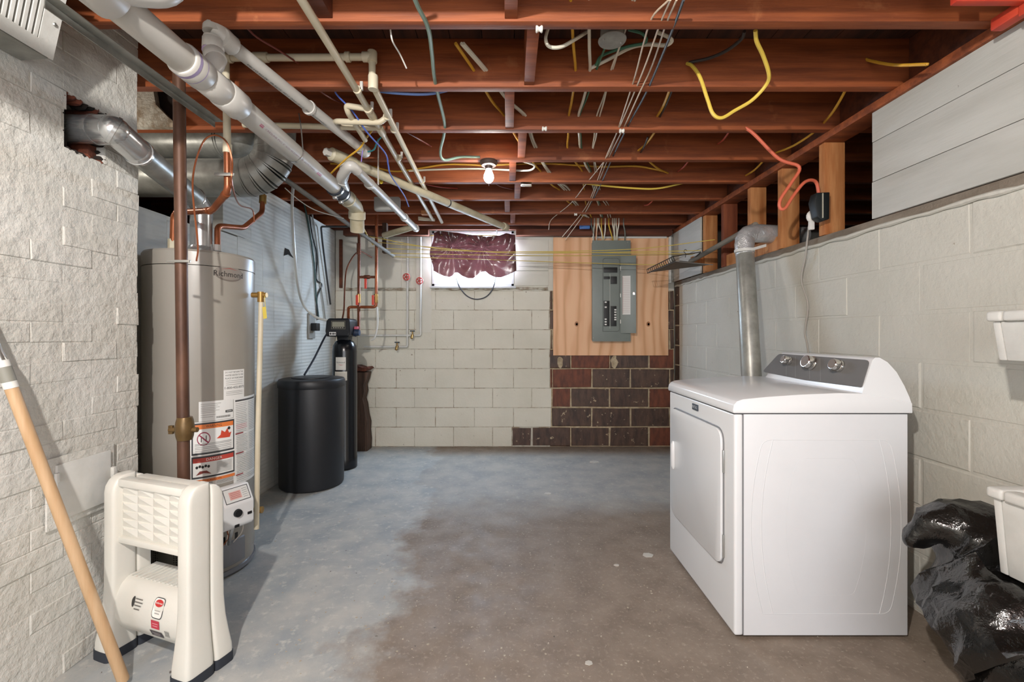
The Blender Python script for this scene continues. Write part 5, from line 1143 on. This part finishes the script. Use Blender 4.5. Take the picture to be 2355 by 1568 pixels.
for pts, lab in (([(560, 55, 1.6), (590, 85, 1.66), (640, 115, 1.75), (685, 145, 1.9)], 'thin maroon cord in the bay above the print-marked pipe'), ([(722, 200, 2.0), (760, 225, 2.1), (805, 245, 2.3)], 'thin maroon cord between the drain and supply pipes'), ([(912, 293, 2.4), (950, 312, 2.5), (992, 337, 2.72)], 'thin maroon cord right of the supply pipes'), ([(1128, 412, 3.2), (1150, 428, 3.3), (1185, 436, 3.5)], 'thin maroon cord just behind the bulb')):
    cable(lab, '#6e3128', pts, .004)
cable('blue plastic tube crossing behind the supply pipes', '#6f8fd0', [(820, 196, 1.97), (850, 206, 1.99), (910, 214, 2.0), (985, 216, 2.02), (1050, 203, 2.02)], .0062)
cable('thin blue wire hanging behind the supply pipes to a connector', '#4c66b8', [(768, 198, 2.0), (775, 218, 2.02), (810, 255, 2.1), (845, 305, 2.2), (886, 352, 2.35), (893, 380, 2.42), (900, 405, 2.5), (930, 450, 2.9), (940, 475, 3.1)], .004)
cable('teal string tied around the longer supply pipe', '#1f6a70', [(846, 349, 2.42), (860, 344, 2.40), (868, 325, 2.36), (880, 312, 2.33), (884, 300, 2.3)], .004, 'string')
cable('yellow string tied from the main drain over the pipes', '#d0a02e', [(760, 400, 2.6), (775, 385, 2.55), (800, 362, 2.48), (828, 340, 2.42), (842, 318, 2.38), (862, 292, 2.3)], .005, 'string')
cable('violet string hanging from the pipe end', '#8a78c0', [(834, 346, 2.44), (832, 360, 2.44), (831, 372, 2.44)], .003, 'string')
m = MB()
for i in range(16):
    a = P(870 + (i % 4) * 3.2, 392 + (i // 4) * 2, Y=2.9); m.tube(cr([a, a + V((random.uniform(-.01, .01), random.uniform(-.01, .01), -.04)), a + V((random.uniform(-.012, .012), 0, -.07))], 3), .0035, 5)
o = m.build('string_bundle', '#d9bf3f'); tag(o, 'frayed bundle of yellow string hanging below the joists', 'string'); o['kind'] = 'stuff'
cable('grey green cable stapled along the joist undersides to the bulb', '#7c9384', [V((-.31, 1.2, 2.243)), (955, 0, 1.43), (984, 62, 1.56), (993, 120, 1.72), (1001, 190, 1.93), (1022, 280, 2.28), (1021, 310, 2.42), (1013, 345, 2.6), (1015, 362, 2.68), (1026, 368, 2.72), (1058, 361, 2.74), (1104, 361, 2.74)], .0078)
cable('white cable leaving the bulb holder and doubling back left', '#d8d4c6', [(1146, 366, 2.76), (1170, 363, 2.78), (1200, 370, 2.8), (1228, 380, 2.84), (1222, 390, 2.9), (1195, 392, 3.0), (1100, 388, 3.1), (1000, 390, 3.13), (940, 393, 3.13)], .0065)
cable('long yellow cable running along a joist behind the bulb', YE, [(760, 376, 3.13), (840, 380, 3.13), (905, 394, 3.13), (960, 388, 3.13), (1030, 378, 3.13), (1120, 380, 3.13), (1250, 376, 3.13), (1380, 383, 3.13), (1460, 382, 3.13), (1500, 388, 3.12), (1528, 394, 3.1)], .0065)
cable('yellow cable sagging under a joist above the electrical panel', '#d9bb4c', [(1296, 417, 3.2), (1330, 420, 3.22), (1400, 428, 3.25), (1480, 434, 3.28), (1520, 432, 3.28), (1575, 420, 3.22)], .0065)
cable('short white cable at the start of the sagging yellow cable', WH, [(1264, 418, 3.2), (1290, 422, 3.25), (1302, 428, 3.4), (1310, 437, 3.53)], .007)
for k, (a0, pts) in enumerate((
        ('thin pale wire of the ceiling bundle ending left of the plywood', [(1538, 0, 1.43), (1500, 40, 1.52), (1480, 100, 1.66), (1462, 170, 1.86), (1440, 240, 2.1), (1420, 300, 2.38), (1395, 362, 2.75), (1350, 420, 3.2), (1312, 468, 3.7), (1268, 505, 4.2), (1262, 528, 4.5)]),
        ('thin pale wire of the ceiling bundle running over the plywood corner', [(1542, 0, 1.43), (1518, 55, 1.55), (1488, 140, 1.76), (1460, 210, 1.98), (1428, 285, 2.3), (1392, 365, 2.75), (1372, 420, 3.2), (1352, 468, 3.7), (1330, 500, 4.1), (1292, 546, 4.57)]),
        ('third thin pale wire of the ceiling bundle', [(1556, 0, 1.43), (1532, 55, 1.55), (1500, 150, 1.8), (1468, 220, 2.0), (1436, 290, 2.33), (1400, 362, 2.75), (1376, 420, 3.2), (1356, 470, 3.7), (1338, 500, 4.1), (1300, 552, 4.57)]))):
    cable(a0, '#b9a690', pts, .0035, 'wire', 'thin wires strung under the joists', 5, 'ceiling_wire')
cable('dark wire of the ceiling bundle strung under the joists', '#3d3f42', [(1572, 0, 1.43), (1550, 60, 1.56), (1520, 135, 1.75), (1485, 215, 2.0), (1445, 288, 2.33), (1412, 355, 2.72), (1388, 410, 3.1), (1366, 455, 3.55), (1345, 490, 4.0)], .005, 'wire', 'thin wires strung under the joists', 5, 'ceiling_wire')
cable('frayed white string dangling from the first joist', '#d8d4cc', [(898, 68, 1.6), (903, 95, 1.62), (920, 125, 1.7), (935, 157, 1.75)], .003, 'string')
# cables on the left wall
for pts, c_, r_, lab in (([(700, 470, 3.8), (710, 520, 3.86), (722, 600, 3.93), (727, 680, 3.98), (733, 735, 4.0)], '#2f4a44', .008, 'dark green cable running down the left wall'),
                         ([(708, 470, 3.85), (718, 540, 3.9), (729, 590, 3.95), (727, 640, 3.97), (740, 655, 4.0), (729, 685, 4.0), (731, 735, 4.02)], '#1d2022', .007, 'black cable with a kink running down the left wall'),
                         ([(716, 480, 3.9), (728, 560, 3.95), (735, 640, 4.0), (744, 700, 4.05), (748, 735, 4.08)], '#8d8c86', .007, 'grey cable running down the left wall')):
    cable(lab, c_, [P(u, v, X=XL + .012) for u, v, y in pts], r_, group='cables on the left wall')
cable('clear plastic tube sweeping down from the joists to the softener head', '#c9c9c0', [(676, 405, 3.3), (672, 470, 3.35), (676, 560, 3.45), (684, 650, 3.6), (698, 700, 3.75), (725, 728, 3.85), (764, 740, 3.9)], .011, 'tube', name='drain_hose', mat_='tube_clear')
cable('black tube running from the brine tank up to the softener head', '#1c2430', [(700, 862, 3.5), (722, 825, 3.62), (750, 770, 3.78), (766, 757, 3.85)], .008, 'tube')
cable('thin white wire sagging from the duct elbow to the drain stub', '#c9c6bd', [(655, 432, 2.7), (690, 462, 2.8), (730, 485, 2.95), (790, 502, 3.15)], .003, 'wire')
pipe('conduit', 'black conduit turning down the left corner from the drain stub', [P(800, 521, Y=3.9), P(738, 521, X=XL + .03), P(742, 560, X=XL + .03), P(752, 640, X=XL + .025), P(760, 700, X=XL + .025)], .009, FM('#2b2a29'), 'conduit', rad=.03, n=10)
# clothes lines
rbar = thing('clothesline_bar', 'grey wooden bar fixed to the studs at the right end of the clothes lines', 'bar', P(1650, 565, X=1.61))
MB().tube([P(1588, 601, X=1.60), P(1738, 517, X=1.60)], .020, 10).build('bar', 'wood_grey', rbar)
a = P(1590, 598, X=1.61); MB().box(1.61, 1.71, a.y - .02, a.y + .02, a.z - .05, a.z + .03).build('bracket', 'stud_wood', rbar, .003)
b = P(1700, 540, X=1.61); MB().box(1.61, 1.71, b.y - .02, b.y + .02, b.z - .03, b.z + .02).build('bracket', 'stud_wood', rbar, .003)
for pts, lab in (([(836, 541, 3.9), (1010, 572, 4.0), (1180, 579, 4.0), (1450, 573, 3.9), (1644, 551, 3.45)], 'yellow clothes line tied nearest the drain stub'),
                 ([(868, 557, 4.1), (1000, 569, 4.1), (1180, 582, 4.05), (1450, 579, 3.95), (1612, 576, 3.6)], 'yellow clothes line meeting the first over the valance'),
                 ([(880, 571, 4.2), (1100, 578, 4.2), (1270, 580, 4.15), (1598, 583, 3.75)], 'yellow clothes line level across the electrical panel'),
                 ([(893, 582, 4.28), (1100, 586, 4.28), (1300, 588, 4.22), (1594, 585, 3.8)], 'yellow clothes line just below the level one'),
                 ([(904, 590, 4.36), (1100, 596, 4.36), (1300, 603, 4.3), (1470, 608, 4.2), (1560, 608, 4.0), (1590, 600, 3.9)], 'yellow clothes line hanging lowest across the valance')):
    cable(lab, '#c8b052', pts, .0032, 'clothes line', 'yellow clothes lines', 6, 'clothes_line')
cable('knotted yellow rope around the grey pole', '#d0a92e', [(812, 522, 3.75), (822, 518, 3.72), (832, 522, 3.75), (838, 528, 3.8), (848, 548, 3.92), (858, 562, 4.0)], .006, 'rope')
# wire shelf hung from the clothes line bar
wsf = thing('wire_shelf', 'dark wire shelf with a tilted front lip hung in the corner', 'shelf', P(1560, 615, Y=3.9))
A, B = P(1489, 628, Y=4.0), P(1553, 600, Y=3.6)
C, D = P(1600, 590, Y=3.75), P(1640, 608, Y=3.5)
E = A + V((.02, .08, .045)) ; Fp = B + V((.0, .05, .045))
m = MB()
for p, q in ((A, B), (E, Fp)): MB().tube([p, q], .004, 6).build('rail', '#2f2823', wsf)
for i in range(15):
    t = i / 14; MB().tube([A.lerp(B, t), E.lerp(Fp, t), E.lerp(Fp, t).lerp(C.lerp(D, t), .02)], .003, 5).build('wire', '#2f2823', wsf)
MB().tube([Fp, C + V((0, -.1, .02)), C], .004, 6).build('rail', '#2f2823', wsf)
MB().prism([A.lerp(B, .05), B, D, C.lerp(E, .3)], (0, 0, -.006)).build('shelf_deck', '#4d463e', wsf)
h = P(1576, 592, Y=3.7); MB().tube(cr([h + V((0, 0, .0)), h + V((.004, 0, .03)), h + V((-.012, 0, .05)), h + V((0, 0, .066)), h + V((.014, 0, .058))], 5), .0025, 6).build('hook', '#2f2823', wsf)
# paint chips and crumbs on the floor
m = MB()
for i in range(260):
    u = random.uniform(620, 1520); v = random.uniform(1090, 1560); p = P(u, v, Z=0)
    if p.x > .84 and p.y > 1.6 or any((p.x - a_) ** 2 + (p.y - b_) ** 2 < c_ * c_ for a_, b_, c_ in ((BX, BY, BR + .03), (SX, SY, SR + .03), (HX, HY, HR + .03), (-1.25, 1.6, .33))): continue
    s = random.uniform(.0015, .0045); a = random.uniform(0, PI)
    m.prism([p + V((s * math.cos(a + q) * random.uniform(.6, 1.5), s * math.sin(a + q) * random.uniform(.6, 1.5), 0)) for q in (0, 1.4, 2.9, 4.4)], (0, 0, .0015))
o = m.build('floor_crumbs', 'chip'); tag(o, 'scattered paint crumbs and grit on the concrete floor', 'debris'); o['kind'] = 'stuff'
for u, v, w, h_, a in ((1260, 1135, 8, 5, .3), (1367, 1062, 11, 4, .5), (1490, 1277, 13, 6, 1.2), (1354, 1525, 9, 7, .6), (1418, 1300, 6, 4, .1)):
    p = P(u, v, Z=0); s = p.y / F
    tag(MB().prism([p + V((w * s * math.cos(q + a) * (1 + .3 * math.sin(3 * q)), w * s * math.sin(q + a) * .8, .0)) for q in (0, .9, 2, 3, 4.1, 5.2)], (0, 0, .003)).build('paint_flake', '#bfbbb2'), 'pale paint flake lying on the concrete floor', 'debris', 'paint flakes on the floor')

ls = thing('bare_bulb_lamp', 'bare bulb in a porcelain holder on the near joists, behind the photographer', 'lamp', (BULB_A.x, BULB_A.y, 2.1))
MB().lathe([(.052, 0), (.055, -.012), (.045, -.03), (.024, -.034)], (BULB_A.x, BULB_A.y, ZJ - .0005), n=24).build('lamp_holder', '#4a3a32', ls)
